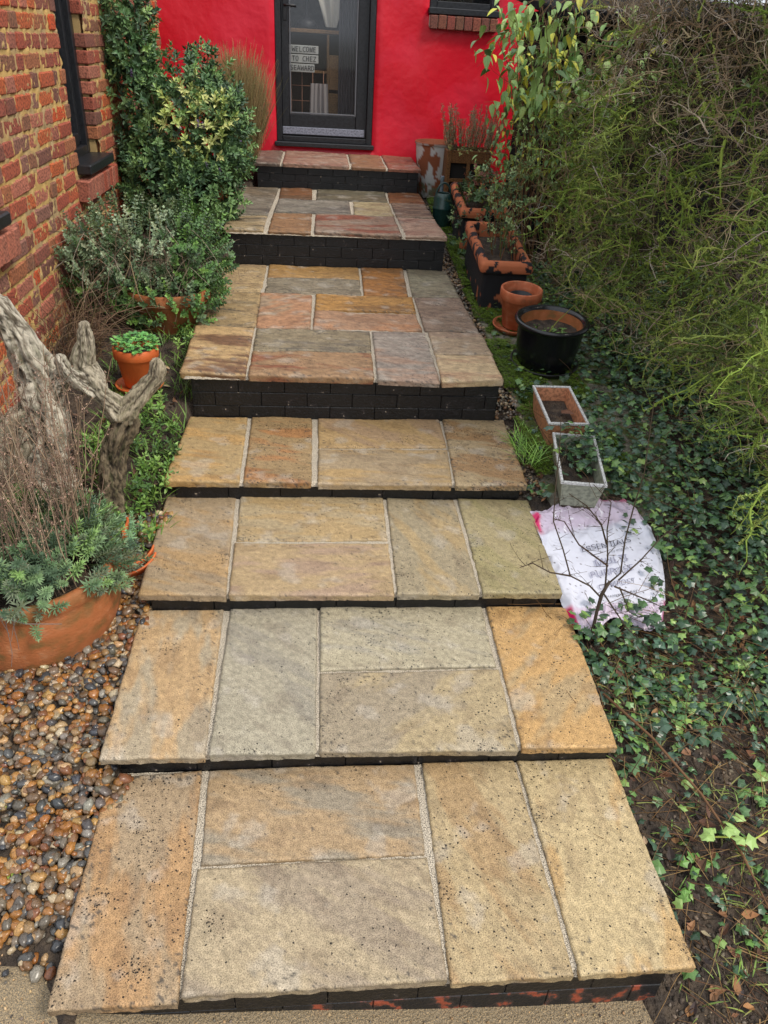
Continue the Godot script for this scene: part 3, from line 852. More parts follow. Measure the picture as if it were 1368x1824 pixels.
func room() -> void:
	# what one sees through the door glass
	var wallm := tex3(mat(lin(92, 88, 82), 0.9), M.mottle, 1.0)
	var b := MB.new()
	var zf := RW - 0.25; var zk := RW - 2.6
	b.box(Vector3(0.9, 1.0, (zf + zk) * 0.5), Vector3(3.2, 0.1, zf - zk), 0.001)
	b.box(Vector3(0.9, 3.4, (zf + zk) * 0.5), Vector3(3.2, 0.1, zf - zk), 0.001)
	b.box(Vector3(0.9, 2.2, zk - 0.05), Vector3(3.2, 2.5, 0.1), 0.001)
	for s in [-0.7, 2.5]: b.box(Vector3(s, 2.2, (zf + zk) * 0.5), Vector3(0.1, 2.3, zf - zk), 0.001)
	b.box(Vector3(1.37, 2.2, zf + 0.01), Vector3(0.44, 2.3, 0.06), 0.001)
	b.box(Vector3(-0.22, 2.2, zf + 0.01), Vector3(0.92, 2.3, 0.06), 0.001)
	var o := part(self, "room_interior", b.mesh(false), wallm)
	meta(o, "dim room seen through the glass of the black door", "", "", "structure")
	var wood := tex3(mat(lin(150, 116, 74), 0.6), M.mottle, 6.0)
	var cab := thing("wooden_cabinet", "open wooden cabinet with shelves behind the door glass", "cabinet", Vector3(0.62, 1.05, RW - 0.4))
	b = MB.new(); b.box(Vector3(0.0, 0.94, 0), Vector3(0.58, 0.03, 0.24), 0.003); part(cab, "shelf", b.mesh(false), wood)
	b = MB.new(); b.box(Vector3(-0.09, 0.62, 0), Vector3(0.36, 0.02, 0.24), 0.003); part(cab, "shelf", b.mesh(false), wood)
	b = MB.new(); b.box(Vector3(0.1, 0.46, 0.0), Vector3(0.02, 0.92, 0.24), 0.003); part(cab, "side_panel", b.mesh(false), wood)
	b = MB.new(); b.box(Vector3(0.19, 0.62, 0.11), Vector3(0.16, 0.28, 0.016), 0.003); b.box(Vector3(0.19, 0.22, 0.11), Vector3(0.16, 0.46, 0.016), 0.003)
	part(cab, "door_panel", b.mesh(false), wood)
	b = MB.new(); b.box(Vector3(0.0, 0.46, -0.125), Vector3(0.58, 0.92, 0.012), 0.002); part(cab, "back_panel", b.mesh(false), mat(lin(60, 48, 38), 0.8))
	var rack := thing("wire_rack", "thin copper wire grid below the letter sign inside the door", "rack", Vector3(0.53, 1.06, RW - 0.24))
	b = MB.new()
	for k in 4: b.tube(PackedVector3Array([Vector3(-0.16, 0.12 + k * 0.125, 0), Vector3(0.19, 0.12 + k * 0.125, 0)]), PackedFloat32Array([0.003, 0.003]), 5)
	for k in 4: b.tube(PackedVector3Array([Vector3(-0.15 + k * 0.1, 0.0, 0.003), Vector3(-0.15 + k * 0.1, 0.62, 0.003)]), PackedFloat32Array([0.003, 0.003]), 5)
	part(rack, "wires", b.mesh(), mat(lin(176, 126, 100), 0.4))
	var cl := thing("hanging_cloth", "pale thin cloth hanging in front of the cabinet inside the door", "cloth", Vector3(0.64, 1.06, RW - 0.2))
	b = MB.new()
	for j in 13:
		for i in 25:
			var u := i / 24.0; var v := j / 12.0
			b.vert(Vector3((u - 0.5) * (0.2 - 0.04 * v), v * 0.52, sin(u * 26.0) * 0.012 + sin(u * 9.0 + v) * 0.01))
	for j in 12:
		for i in 24: b.quad((j + 1) * 25 + i, (j + 1) * 25 + i + 1, j * 25 + i + 1, j * 25 + i)
	part(cl, "sheet", b.mesh(), leaf_mat(lin(170, 164, 164), 0.8, 0.5))
	var cu := thing("dark_curtain", "dark grey curtain hanging at the hinge side of the door", "curtain", Vector3(0.9, 1.06, RW - 0.17))
	b = MB.new()
	for j in 11:
		for i in 41:
			var u := i / 40.0; var v := j / 10.0
			b.vert(Vector3((u - 0.5) * 0.17, v * 1.7, sin(u * 40.0 + v * 1.5) * 0.012))
	for j in 10:
		for i in 40: b.quad((j + 1) * 41 + i, (j + 1) * 41 + i + 1, j * 41 + i + 1, j * 41 + i)
	part(cu, "sheet", b.mesh(), leaf_mat(lin(66, 64, 72), 0.85, 0.1))
	var lamp := thing("dark_lamp", "dark dome shaped lamp standing on the cabinet inside", "lamp", Vector3(0.52, 2.005, RW - 0.4))
	b = MB.new(); b.lathe([Vector2(0.09, 0.0), Vector2(0.1, 0.02), Vector2(0.085, 0.06), Vector2(0.04, 0.085), Vector2(0.015, 0.09), Vector2(0.012, 0.3), Vector2(0.0, 0.3)], 24); part(lamp, "base", b.mesh(), mat(lin(40, 40, 44), 0.5))
	b = MB.new(); b.lathe([Vector2(0.13, 0.28), Vector2(0.07, 0.46), Vector2(0.065, 0.46), Vector2(0.125, 0.28)], 24); part(lamp, "shade", b.mesh(), mat(lin(48, 50, 56), 0.7))
	var bl := thing("white_blind", "slanting white fabric drape at the top of the door glass", "drape", Vector3(0.75, 2.0, RW - 0.55))
	b = MB.new()
	for j in 9:
		for i in 13:
			var u := i / 12.0; var v := j / 8.0
			b.vert(Vector3((u - 0.5) * (0.1 + 0.4 * v), 0.03 + v * 0.6, 0.02 * sin(u * 15.0 + v * 3.0)))
	for j in 8:
		for i in 12: b.quad((j + 1) * 13 + i, (j + 1) * 13 + i + 1, j * 13 + i + 1, j * 13 + i)
	part(bl, "sheet", b.mesh(), leaf_mat(lin(226, 224, 216), 0.9, 0.6))
	# letter board
	var sg := thing("letter_sign", "small sign of three letter strips reading welcome, inside the door", "sign", Vector3(0.496, 1.68, RW - 0.16))
	var rows := ["WELCOME", "TO CHEZ", "SEAWARD"]
	for k in 3:
		var wd: float = 0.27 if k < 2 else 0.235
		b = MB.new(); b.box(Vector3((wd - 0.27) * 0.5, 0.165 - k * 0.073, 0), Vector3(wd, 0.064, 0.012), 0.002)
		var s := part(sg, "letter_strip", b.mesh(false), mat(lin(198, 200, 196), 0.5))
		var tm := TextMesh.new()
		tm.text = rows[k]
		var font := SystemFont.new()
		font.font_names = PackedStringArray(["Droid Sans Mono"])
		font.font_weight = 600
		tm.font = font
		tm.font_size = 32
		tm.pixel_size = 0.00165
		tm.depth = 0.003
		part(s, "lettering", tm, mat(lin(28, 28, 30), 0.6), Transform3D(Basis.IDENTITY, Vector3((wd - 0.27) * 0.5 + 0.006, 0.165 - k * 0.073, 0.0085)))

# ------------------------------------------------------------------ black boarded shed, concrete strip, gravel
func shed() -> void:
	var t := thing("boarded_shed", "black weatherboarded shed behind the tangled hedge", "shed")
	var mb := MB.new()
	mb.box(Vector3(4.1, 1.2, -5.66), Vector3(3.6, 2.0, 1.2), 0.005)
	part(t, "wall_core", mb.mesh(false), M.black_board)
	for k in 12:
		mb = MB.new()
		mb.box(Vector3.ZERO, Vector3(3.7 + rr(-0.02, 0.02), 0.165, 0.018), 0.003)
		part(t, "board", mb.mesh(false), M.black_board, Transform3D(Basis(Vector3.RIGHT, -0.075), Vector3(4.1, 0.5 + k * 0.145, -5.03 + rr(-0.002, 0.002))))
	mb = MB.new()
	mb.box(Vector3(2.27, 1.2, -5.03), Vector3(0.05, 2.0, 0.07), 0.004)
	part(t, "corner_post", mb.mesh(false), M.black_board)
	mb = MB.new()
	mb.box(Vector3(4.1, 2.24, -5.6), Vector3(3.9, 0.06, 1.5), 0.01, Color.WHITE, Basis(Vector3.RIGHT, 0.12))
	part(t, "roof", mb.mesh(false), M.black_board)

func kerb() -> void:
	var mb := MB.new()
	var nx := 40; var nn := 260
	for j in nn + 1:
		for i in nx + 1:
			var z := lerpf(-6.9, -1.78, float(j) / nn); var x := lerpf(1.63, 2.3, float(i) / nx)
			if i == 0: x += nz.get_noise_1d(z * 7.0) * 0.008
			var y := ramp(x, z) + rf.get_noise_2d(x * 10.0, z * 10.0) * 0.005
			if z > -2.3: y -= 0.03 * smoothstep(-2.3, -1.8, z)
			if i == 0 or j == nn: y -= 0.01
			mb.vert(Vector3(x, y, z))
	for j in nn:
		for i in nx: mb.quad(j * (nx + 1) + i, j * (nx + 1) + i + 1, (j + 1) * (nx + 1) + i + 1, (j + 1) * (nx + 1) + i)
	for j in nn:
		var a := j * (nx + 1); var b := (j + 1) * (nx + 1)
		var d := mb.vert(mb.v[a] + Vector3(0.012, -0.16, 0)); var e := mb.vert(mb.v[b] + Vector3(0.012, -0.16, 0))
		mb.quad(a, b, e, d)
	for i in nx:
		var a := nn * (nx + 1) + i
		var d := mb.vert(mb.v[a] + Vector3(0, -0.16, 0)); var e := mb.vert(mb.v[a + 1] + Vector3(0, -0.16, 0))
		mb.quad(a, a + 1, e, d)
	var o := part(self, "concrete_strip", mb.mesh(), M.mossy)
	meta(o, "mossy sloping concrete strip that carries the pots right of the steps", "", "", "structure")
	# cushions of moss
	var tfs := []; var cols := []
	mb = MB.new()
	for k in 5:
		var a := TAU * k / 5.0
		mb.leaf(Transform3D(Basis(Vector3.UP, a) * Basis(Vector3.RIGHT, -1.0 + 0.3 * (k % 2)), Vector3.ZERO), 0.012, 0.004, Color.WHITE, 0.3, 0.2, 2)
	var tuft := mb.mesh(false)
	for k in 30000:
		var z := rr(-6.3, -2.0); var x := rr(1.6, 2.05)
		var dens := rf.get_noise_2d(x * 3.0 + 70.0, z * 2.2) + 0.30 - absf(x - 1.7) * 0.9
		if z > -3.35 and z < -2.75 and x < 1.86: dens += 0.35
		if z > -4.7 and z < -4.2 and x < 1.74: dens += 0.3
		if dens < 0.12: continue
		var y := ramp(x, z) + minf(0.03, dens * 0.05) - 0.004
		tfs.append(Transform3D(Basis(Vector3.UP, rr(0, TAU)).scaled(Vector3.ONE * rr(0.7, 1.4)), Vector3(x, y, z)))
		cols.append(vary(lin(104, 132, 24).lerp(lin(66, 84, 26), rng.randf()), 0.2))
	var ms := many(self, "moss", tuft, leaf_mat(Color(-1, 0, 0), 0.8, 0.2), tfs, cols)
	meta(ms, "bright green moss on the concrete strip beside the pots", "moss")

func pebble_mesh(sd: int) -> ArrayMesh:
	var mb := MB.new()
	var r := RandomNumberGenerator.new(); r.seed = sd
	var ax := Vector3(1.0, r.randf_range(0.42, 0.62), r.randf_range(0.55, 0.85))
	var rows := 5; var seg := 8
	for j in rows + 1:
		var th := PI * j / rows
		for i in seg:
			var a := TAU * i / seg
			var d := Vector3(sin(th) * cos(a), cos(th), sin(th) * sin(a))
			var k := 1.0 + 0.34 * nz.get_noise_3d(d.x * 1.4 + sd * 5.0, d.y * 1.3, d.z * 1.3)
			mb.vert(d * ax * k)
	for j in rows:
		for i in seg:
			var i2 := (i + 1) % seg
			if j == 0: mb.tri(j * seg + i, (j + 1) * seg + i, (j + 1) * seg + i2)
			elif j == rows - 1: mb.tri(j * seg + i2, j * seg + i, (j + 1) * seg + i)
			else: mb.quad(j * seg + i2, j * seg + i, (j + 1) * seg + i, (j + 1) * seg + i2)
	return mb.mesh()

func gravel() -> void:
	var pal := []
	for c in [[182, 126, 66], [198, 152, 92], [170, 110, 56], [144, 106, 72], [118, 94, 74], [196, 160, 116], [204, 182, 148], [104, 96, 88], [90, 88, 86], [76, 78, 82], [138, 122, 104], [146, 94, 64], [116, 106, 92], [172, 118, 62], [154, 146, 132], [128, 100, 74], [162, 130, 90]]: pal.append(lin(c[0], c[1], c[2]))
	var shapes := []
	for k in 14: shapes.append(pebble_mesh(k + 1))
	var peb := func(c: Color) -> Material: return tex3(mat(c * 0.76 if c.r >= 0.0 else Color.WHITE, 0.3, true), M.mottle, 18.0)
	var bed := thing("gravel_bed", "bed of wet rounded brown pebbles left of the lowest steps", "", Vector3.ZERO, "", "structure")
	var list := []
	for k in 9000:
		var z := rr(-1.75, -0.1); var x := rr(-0.74, 0.08)
		if x > 0.03 and z < -0.6: continue
		var s := rr(0.005, 0.01) if rng.randf() < 0.35 else rr(0.009, 0.0185)
		if Vector2(x + 0.36, z + 1.26).length() < 0.2: continue
		if z > -0.16 and rng.randf() < 0.7: continue
		var up := s * 0.35 + (rr(0.0, 0.016) if rng.randf() < 0.5 else 0.0)
		var y := hl(x, z) + up
		if z > -0.15: y = apron(x) + s * 0.5
		list.append([Transform3D(Basis.from_euler(Vector3(rr(-0.5, 0.5), rr(0, TAU), rr(-0.5, 0.5))).scaled(Vector3.ONE * s * 1.15), Vector3(x, y, z)), rng.randi() % pal.size()])
	# the big ones one would pick out first
	list.sort_custom(func(a, b): return a[0].basis.get_scale().x / a[0].origin.distance_to(EYE) > b[0].basis.get_scale().x / b[0].origin.distance_to(EYE))
	spread(bed, "pebble", "pebbles", shapes, list, pal, peb, 300, false)
	var gap := thing("gravel_strip", "narrow strip of pale pebbles between the steps and the mossy concrete", "", Vector3.ZERO, "", "structure")
	list = []
	for k in 2300:
		var z := rr(-6.2, -1.9); var x := rr(1.5, 1.65)
		var s := rr(0.006, 0.014)
		list.append([Transform3D(Basis.from_euler(Vector3(rr(-0.5, 0.5), rr(0, TAU), rr(-0.5, 0.5))).scaled(Vector3.ONE * s), Vector3(x, hr(x, z) + s * 0.4 + (0.02 if z < -2.5 else 0.0), z)), [4, 5, 6, 7, 10, 12, 14, 3][rng.randi() % 8]])
	spread(gap, "pebble", "pebbles", shapes, list, pal, peb, 150, false)

# ------------------------------------------------------------------ pots and other vessels
func soil_disc(parent: Node, r: float, y: float) -> void:
	var mb := MB.new()
	var c := mb.vert(Vector3(0, y + 0.01, 0))
	for k in 3:
		for s in 24:
			var rr2 := r * (k + 1) / 3.0
			var p := Vector3(cos(TAU * s / 24) * rr2, y, sin(TAU * s / 24) * rr2)
			p.y += nz.get_noise_2d(p.x * 25.0 + y * 9.0, p.z * 25.0) * 0.01
			mb.vert(p)
	for s in 24: mb.tri(c, c + 1 + s, c + 1 + (s + 1) % 24)
	for k in 2:
		for s in 24: mb.quad(c + 1 + k * 24 + (s + 1) % 24, c + 1 + k * 24 + s, c + 1 + (k + 1) * 24 + s, c + 1 + (k + 1) * 24 + (s + 1) % 24)
	part(parent, "soil", mb.mesh(), M.soil)
func pot_profile(r0: float, r1: float, h: float, band: float, lip: float, th: float) -> Array:
	return [Vector2(0.0, 0.0), Vector2(r0 - 0.004, 0.0), Vector2(r0, 0.004), Vector2(lerpf(r0, r1 - lip, 0.9), h - band - 0.004), Vector2(r1 - lip + 0.001, h - band), Vector2(r1 - 0.003, h - band + 0.001), Vector2(r1, h - band + 0.005), Vector2(r1, h - 0.004), Vector2(r1 - 0.004, h), Vector2(r1 - th, h), Vector2(r1 - th - 0.003, h - 0.004), Vector2(r1 - lip - th, h - band), Vector2(r0 - th, 0.02), Vector2(0.0, 0.02)]
func tilt_on_ramp(t: Node3D) -> void: t.rotation.x = 0.1
func pots() -> void:
	var mb: MB
	# black glazed bowl on its saucer
	var t := thing("glazed_bowl", "wide black glazed planting bowl on the mossy concrete strip", "plant pot", Vector3(1.885, ramp(1.88, -3.06) + 0.022, -3.06))
	tilt_on_ramp(t)
	mb = MB.new()
	mb.lathe([Vector2(0, 0), Vector2(0.148, 0), Vector2(0.155, 0.006), Vector2(0.172, 0.12), Vector2(0.18, 0.215), Vector2(0.184, 0.226), Vector2(0.198, 0.232), Vector2(0.203, 0.242), Vector2(0.199, 0.252), Vector2(0.188, 0.256), Vector2(0.174, 0.25), Vector2(0.167, 0.235)], 48)
	part(t, "bowl", mb.mesh(), tex3(mat(lin(24, 24, 28), 0.22), M.mottle, 6.0))
	mb = MB.new()
	mb.lathe([Vector2(0.167, 0.235), Vector2(0.162, 0.15), Vector2(0.14, 0.1), Vector2(0.0, 0.1)], 48)
	part(t, "inner_wall", mb.mesh(), M.old_terracotta)
	soil_disc(t, 0.163, 0.178)
	var pl := thing("seedling", "small weedy seedlings in the soil of the black bowl", "plant", t.position + Vector3(0, 0.172, 0.015))
	mb = MB.new()
	for k in 22:
		var o := Vector3(rr(-0.1, 0.1), 0.01, rr(-0.08, 0.09))
		for j in 4: mb.leaf(Transform3D(Basis(Vector3.UP, rr(0, TAU)) * Basis(Vector3.RIGHT, rr(-0.7, -0.1)), o), rr(0.012, 0.03), 0.012, vary(lin(96, 130, 58), 0.25))
	part(pl, "leaves", mb.mesh(false), leaf_mat(Color(-1, 0, 0)))
	mb = MB.new()
	mb.tube(PackedVector3Array([Vector3(-0.03, 0.01, 0.06), Vector3(0.03, 0.06, 0.0), Vector3(0.13, 0.14, -0.05)]), PackedFloat32Array([0.003, 0.003, 0.002]), 5, lin(120, 120, 60))
	part(pl, "stem", mb.mesh(), M.twig)
	t = thing("black_saucer", "black saucer under the glazed bowl", "saucer", Vector3(1.885, ramp(1.88, -3.06) + 0.004, -3.06))
	tilt_on_ramp(t)
	mb = MB.new()
	mb.lathe([Vector2(0, 0), Vector2(0.17, 0), Vector2(0.187, 0.02), Vector2(0.19, 0.03), Vector2(0.183, 0.03), Vector2(0.165, 0.012), Vector2(0, 0.012)], 40)
	part(t, "dish", mb.mesh(), mat(lin(26, 26, 28), 0.4))
	# terracotta pot behind the bowl
	t = thing("terracotta_pot", "empty terracotta pot with a black inner pot, behind the glazed bowl", "plant pot", Vector3(1.83, ramp(1.83, -3.55) + 0.022, -3.55))
	tilt_on_ramp(t)
	mb = MB.new(); mb.lathe(pot_profile(0.085, 0.125, 0.235, 0.06, 0.012, 0.012), 40)
	part(t, "body", mb.mesh(), M.terracotta)
	mb = MB.new(); mb.lathe([Vector2(0.06, 0.06), Vector2(0.066, 0.19), Vector2(0.07, 0.195), Vector2(0.062, 0.195), Vector2(0.055, 0.08), Vector2(0, 0.08)], 28)
	part(t, "inner_pot", mb.mesh(), mat(lin(26, 28, 34), 0.5))
	t = thing("terracotta_saucer", "terracotta saucer under the empty terracotta pot", "saucer", Vector3(1.82, ramp(1.82, -3.55) + 0.004, -3.55))
	tilt_on_ramp(t)
	mb = MB.new(); mb.lathe([Vector2(0, 0), Vector2(0.115, 0), Vector2(0.132, 0.022), Vector2(0.134, 0.03), Vector2(0.126, 0.03), Vector2(0.112, 0.012), Vector2(0, 0.012)], 36)
	part(t, "dish", mb.mesh(), M.terracotta)
	# two long terracotta planters in flaking black paint
	planter("long_planter", "long terracotta planter in flaking black paint, nearest the empty pot", Vector3(1.8, ramp(1.8, -4.2), -4.2), 0.3, 0.82, 0.33)
	planter("long_planter", "flaking black planter with a broken corner, beside the watering can", Vector3(1.87, ramp(1.87, -5.3), -5.3), 0.34, 0.75, 0.32)
	# big round pot in flaking white paint
	t = thing("white_pot", "tall round terracotta pot with peeling white paint by the red wall", "plant pot", Vector3(1.7, 0.735, -6.62))
	mb = MB.new()
	var flake := func(p: Vector3, k: int) -> Color:
		var n := rf.get_noise_3d(p.x * 7.0, p.y * 4.0, p.z * 7.0)
		var c := lin(206, 204, 200) if n > -0.06 else lin(150, 84, 50)
		if p.y < 0.14: c = c.lerp(lin(112, 112, 84), smoothstep(-0.2, 0.2, rf.get_noise_3d(p.x * 16.0, p.y * 16.0, p.z * 16.0)))
		if k > 26: c = lin(170, 96, 62)
		return c
	var prof := []
	for k in 26: prof.append(Vector2(lerpf(0.13, 0.185, pow(k / 25.0, 0.7)), 0.44 * k / 25.0))
	prof.append_array([Vector2(0.192, 0.445), Vector2(0.194, 0.462), Vector2(0.186, 0.468), Vector2(0.172, 0.466), Vector2(0.165, 0.4), Vector2(0.0, 0.38)])
	mb.lathe(prof, 72, Vector3.ZERO, Color.WHITE, 0.0, TAU, flake)
	part(t, "body", mb.mesh(), M.vc_tex)
	# lattice box
	t = thing("lattice_box", "rusty brown lattice planter box holding the rosemary", "planter", Vector3(1.95, 0.76, -6.45))
	var rust := tex3(mat(lin(126, 84, 44), 0.8), M.mottle, 6.0, M.gbump, 0.3)
	for s in [[0, 0.17], [0, -0.17]]:
		mb = MB.new()
		mb.box(Vector3(0, 0.36, s[1]), Vector3(0.38, 0.1, 0.018), 0.003); part(t, "rail", mb.mesh(false), rust)
		mb = MB.new()
		mb.box(Vector3(0, 0.02, s[1]), Vector3(0.38, 0.035, 0.018), 0.003); part(t, "rail", mb.mesh(false), rust)
		mb = MB.new()
		mb.box(Vector3(0, 0.17, s[1]), Vector3(0.38, 0.03, 0.014), 0.003); part(t, "rail", mb.mesh(false), rust)
		for x in [-0.175, 0.0, 0.175]:
			mb = MB.new()
			mb.box(Vector3(x, 0.175, s[1] + 0.01 * signf(s[1])), Vector3(0.032, 0.35, 0.014), 0.003); part(t, "slat", mb.mesh(false), rust)
	for s in [-0.19, 0.19]:
		mb = MB.new()
		mb.box(Vector3(s, 0.205, 0), Vector3(0.016, 0.41, 0.36), 0.003); part(t, "side_panel", mb.mesh(false), rust)
	mb = MB.new(); mb.box(Vector3(0, 0.19, 0), Vector3(0.34, 0.36, 0.29), 0.01); part(t, "liner", mb.mesh(false), mat(lin(30, 26, 24), 0.9))
	# watering can
	t = thing("watering_can", "dark green plastic watering can beside the sixth step", "watering can", Vector3(1.635, ramp(1.63, -5.55), -5.55))
	var green := tex3(mat(lin(34, 68, 64), 0.34), M.mottle, 4.0)
	mb = MB.new()
	mb.lathe([Vector2(0, 0), Vector2(0.07, 0), Vector2(0.075, 0.008), Vector2(0.075, 0.13), Vector2(0.079, 0.135), Vector2(0.079, 0.145), Vector2(0.075, 0.15), Vector2(0.075, 0.22), Vector2(0.06, 0.25), Vector2(0.052, 0.256), Vector2(0.048, 0.252), Vector2(0.056, 0.24), Vector2(0.068, 0.215), Vector2(0.068, 0.02), Vector2(0, 0.02)], 36)
	part(t, "body", mb.mesh(), green)
	mb = MB.new()
	var pts := PackedVector3Array(); var rad := PackedFloat32Array()
	for k in 15:
		var a := PI * k / 14.0
		pts.append(Vector3(cos(a) * 0.066, 0.2 + sin(a) * 0.13, 0.01)); rad.append(0.008)
	mb.tube(pts, rad, 8); part(t, "handle", mb.mesh(), green)
	mb = MB.new()
	mb.tube(PackedVector3Array([Vector3(0.0, 0.1, -0.07), Vector3(0, 0.2, -0.12), Vector3(0.0, 0.32, -0.13), Vector3(0, 0.36, -0.12)]), PackedFloat32Array([0.02, 0.016, 0.014, 0.017]), 10)
	part(t, "spout", mb.mesh(), mat(lin(88, 104, 112), 0.45))
	# two troughs with white rims
	trough("trough", "peach plastic trough with white rim, dark soil and dead leaves", Vector3(1.77, 0.352, -2.37), 0.18, 0.35, 0.16, -0.02, lin(196, 136, 100), false)
	trough("trough", "pale grey green trough filled with ivy, just behind the white bag", Vector3(1.745, 0.3, -1.94), 0.18, 0.38, 0.15, -0.16, lin(150, 154, 134), true)
	# left: small terracotta pot with saucer
	t = thing("terracotta_pot", "small orange terracotta pot of green herbs, behind the driftwood", "plant pot", Vector3(-0.235, 0.475, -2.6))
	mb = MB.new(); mb.lathe(pot_profile(0.068, 0.104, 0.19, 0.05, 0.01, 0.011), 36)
	var orange := noise_tex(0.012, [[0.0, srgb(176, 84, 38)], [0.5, srgb(200, 98, 44)], [1.0, srgb(212, 118, 66)]], 256, FastNoiseLite.TYPE_SIMPLEX_SMOOTH, 4, 91)
	var orm := tex3(mat(Color.WHITE, 0.6), orange, 2.0, M.gbump, 0.1)
	part(t, "body", mb.mesh(), orm)
	soil_disc(t, 0.085, 0.16)
	pl = thing("herb", "frilly green herb growing in the small orange pot", "plant", t.position + Vector3(0, 0.155, 0))
	var fr := MB.new()
	for k in 7:
		var a := -1.2 + 0.4 * k
		fr.leaf(Transform3D(Basis(Vector3.UP, a), Vector3.ZERO), 0.011 + 0.003 * (3 - absi(k - 3)), 0.006, Color.WHITE, 0.3, 0.35, 2)
	var list := []
	for k in 260:
		var a := rr(0, TAU); var r := sqrt(rng.randf()) * 0.1
		list.append([Transform3D(Basis(Vector3.UP, a) * Basis(Vector3.RIGHT, rr(-0.9, 0.3)).scaled(Vector3.ONE * rr(0.8, 1.3)), Vector3(sin(a) * r, rr(0.02, 0.06) * (1.3 - r * 5.0) + 0.02, cos(a) * r)), rng.randi() % 3])
	spread(pl, "leaf", "foliage", [fr.mesh(false)], list, [lin(86, 140, 70), lin(110, 160, 84), lin(72, 120, 66)], leaf_mat, 120)
	t = thing("terracotta_saucer", "terracotta saucer under the small orange herb pot", "saucer", Vector3(-0.235, 0.455, -2.6))
	mb = MB.new(); mb.lathe([Vector2(0, 0), Vector2(0.095, 0), Vector2(0.112, 0.02), Vector2(0.114, 0.028), Vector2(0.107, 0.028), Vector2(0.095, 0.012), Vector2(0, 0.012)], 36)
	part(t, "dish", mb.mesh(), orm)
	# left: large pot under the low shrub
	t = thing("terracotta_pot", "large terracotta pot almost hidden under the low grey green shrub", "plant pot", Vector3(-0.2, 0.5, -3.35))
	mb = MB.new(); mb.lathe(pot_profile(0.17, 0.23, 0.24, 0.06, 0.015, 0.016), 40)
	part(t, "body", mb.mesh(), M.old_terracotta)
	soil_disc(t, 0.2, 0.2)
	t = thing("terracotta_pot", "terracotta pot glimpsed under the tall green shrub by the sixth step", "plant pot", Vector3(-0.17, 0.72, -5.35))
	mb = MB.new(); mb.lathe(pot_profile(0.14, 0.2, 0.3, 0.06, 0.015, 0.016), 36)
	part(t, "body", mb.mesh(), M.terracotta)
	# left: great bowl
	t = thing("terracotta_bowl", "great weathered terracotta bowl of spurge, standing on the pebbles", "plant pot", Vector3(-0.36, 0.075, -1.25))
	mb = MB.new()
	mb.lathe([Vector2(0, 0), Vector2(0.22, 0), Vector2(0.235, 0.006), Vector2(0.266, 0.07), Vector2(0.284, 0.14), Vector2(0.29, 0.2), Vector2(0.287, 0.26), Vector2(0.284, 0.278), Vector2(0.292, 0.287), Vector2(0.292, 0.328), Vector2(0.284, 0.336), Vector2(0.268, 0.336), Vector2(0.262, 0.33), Vector2(0.255, 0.24), Vector2(0, 0.24)], 64)
	part(t, "body", mb.mesh(), M.old_terracotta)
	soil_disc(t, 0.254, 0.285)
	# broken terracotta
	for k in 2:
		t = thing("broken_saucer", ["broken half of a terracotta saucer leaning on the great bowl", "smaller broken terracotta rim nested in the other half saucer"][k], "shard", Vector3(-0.075 + 0.006 * k, 0.245 + 0.022 * k, -1.47 - 0.01 * k))
		mb = MB.new()
		var s := 1.0 - 0.16 * k
		mb.lathe([Vector2(0.07 * s, 0), Vector2(0.096 * s, 0.004), Vector2(0.106 * s, 0.03), Vector2(0.108 * s, 0.036), Vector2(0.1 * s, 0.036), Vector2(0.092 * s, 0.012), Vector2(0.07 * s, 0.008), Vector2(0.07 * s, 0)], 20, Vector3.ZERO, Color.WHITE, -0.2, PI * 0.85)
		part(t, "fragment", mb.mesh(), orm)
		t.rotation = Vector3(0.25, -0.3 + 0.1 * k, 0.1)
	t = thing("terracotta_shard", "upright terracotta shard between the great bowl and the grass", "shard", Vector3(-0.14, 0.25, -1.56))
	mb = MB.new(); mb.lathe([Vector2(0.1, 0), Vector2(0.108, 0.1), Vector2(0.1, 0.104), Vector2(0.092, 0.0), Vector2(0.1, 0)], 8, Vector3(-0.06, 0, 0), Color.WHITE, -0.4, 0.5)
	part(t, "fragment", mb.mesh(), orm)

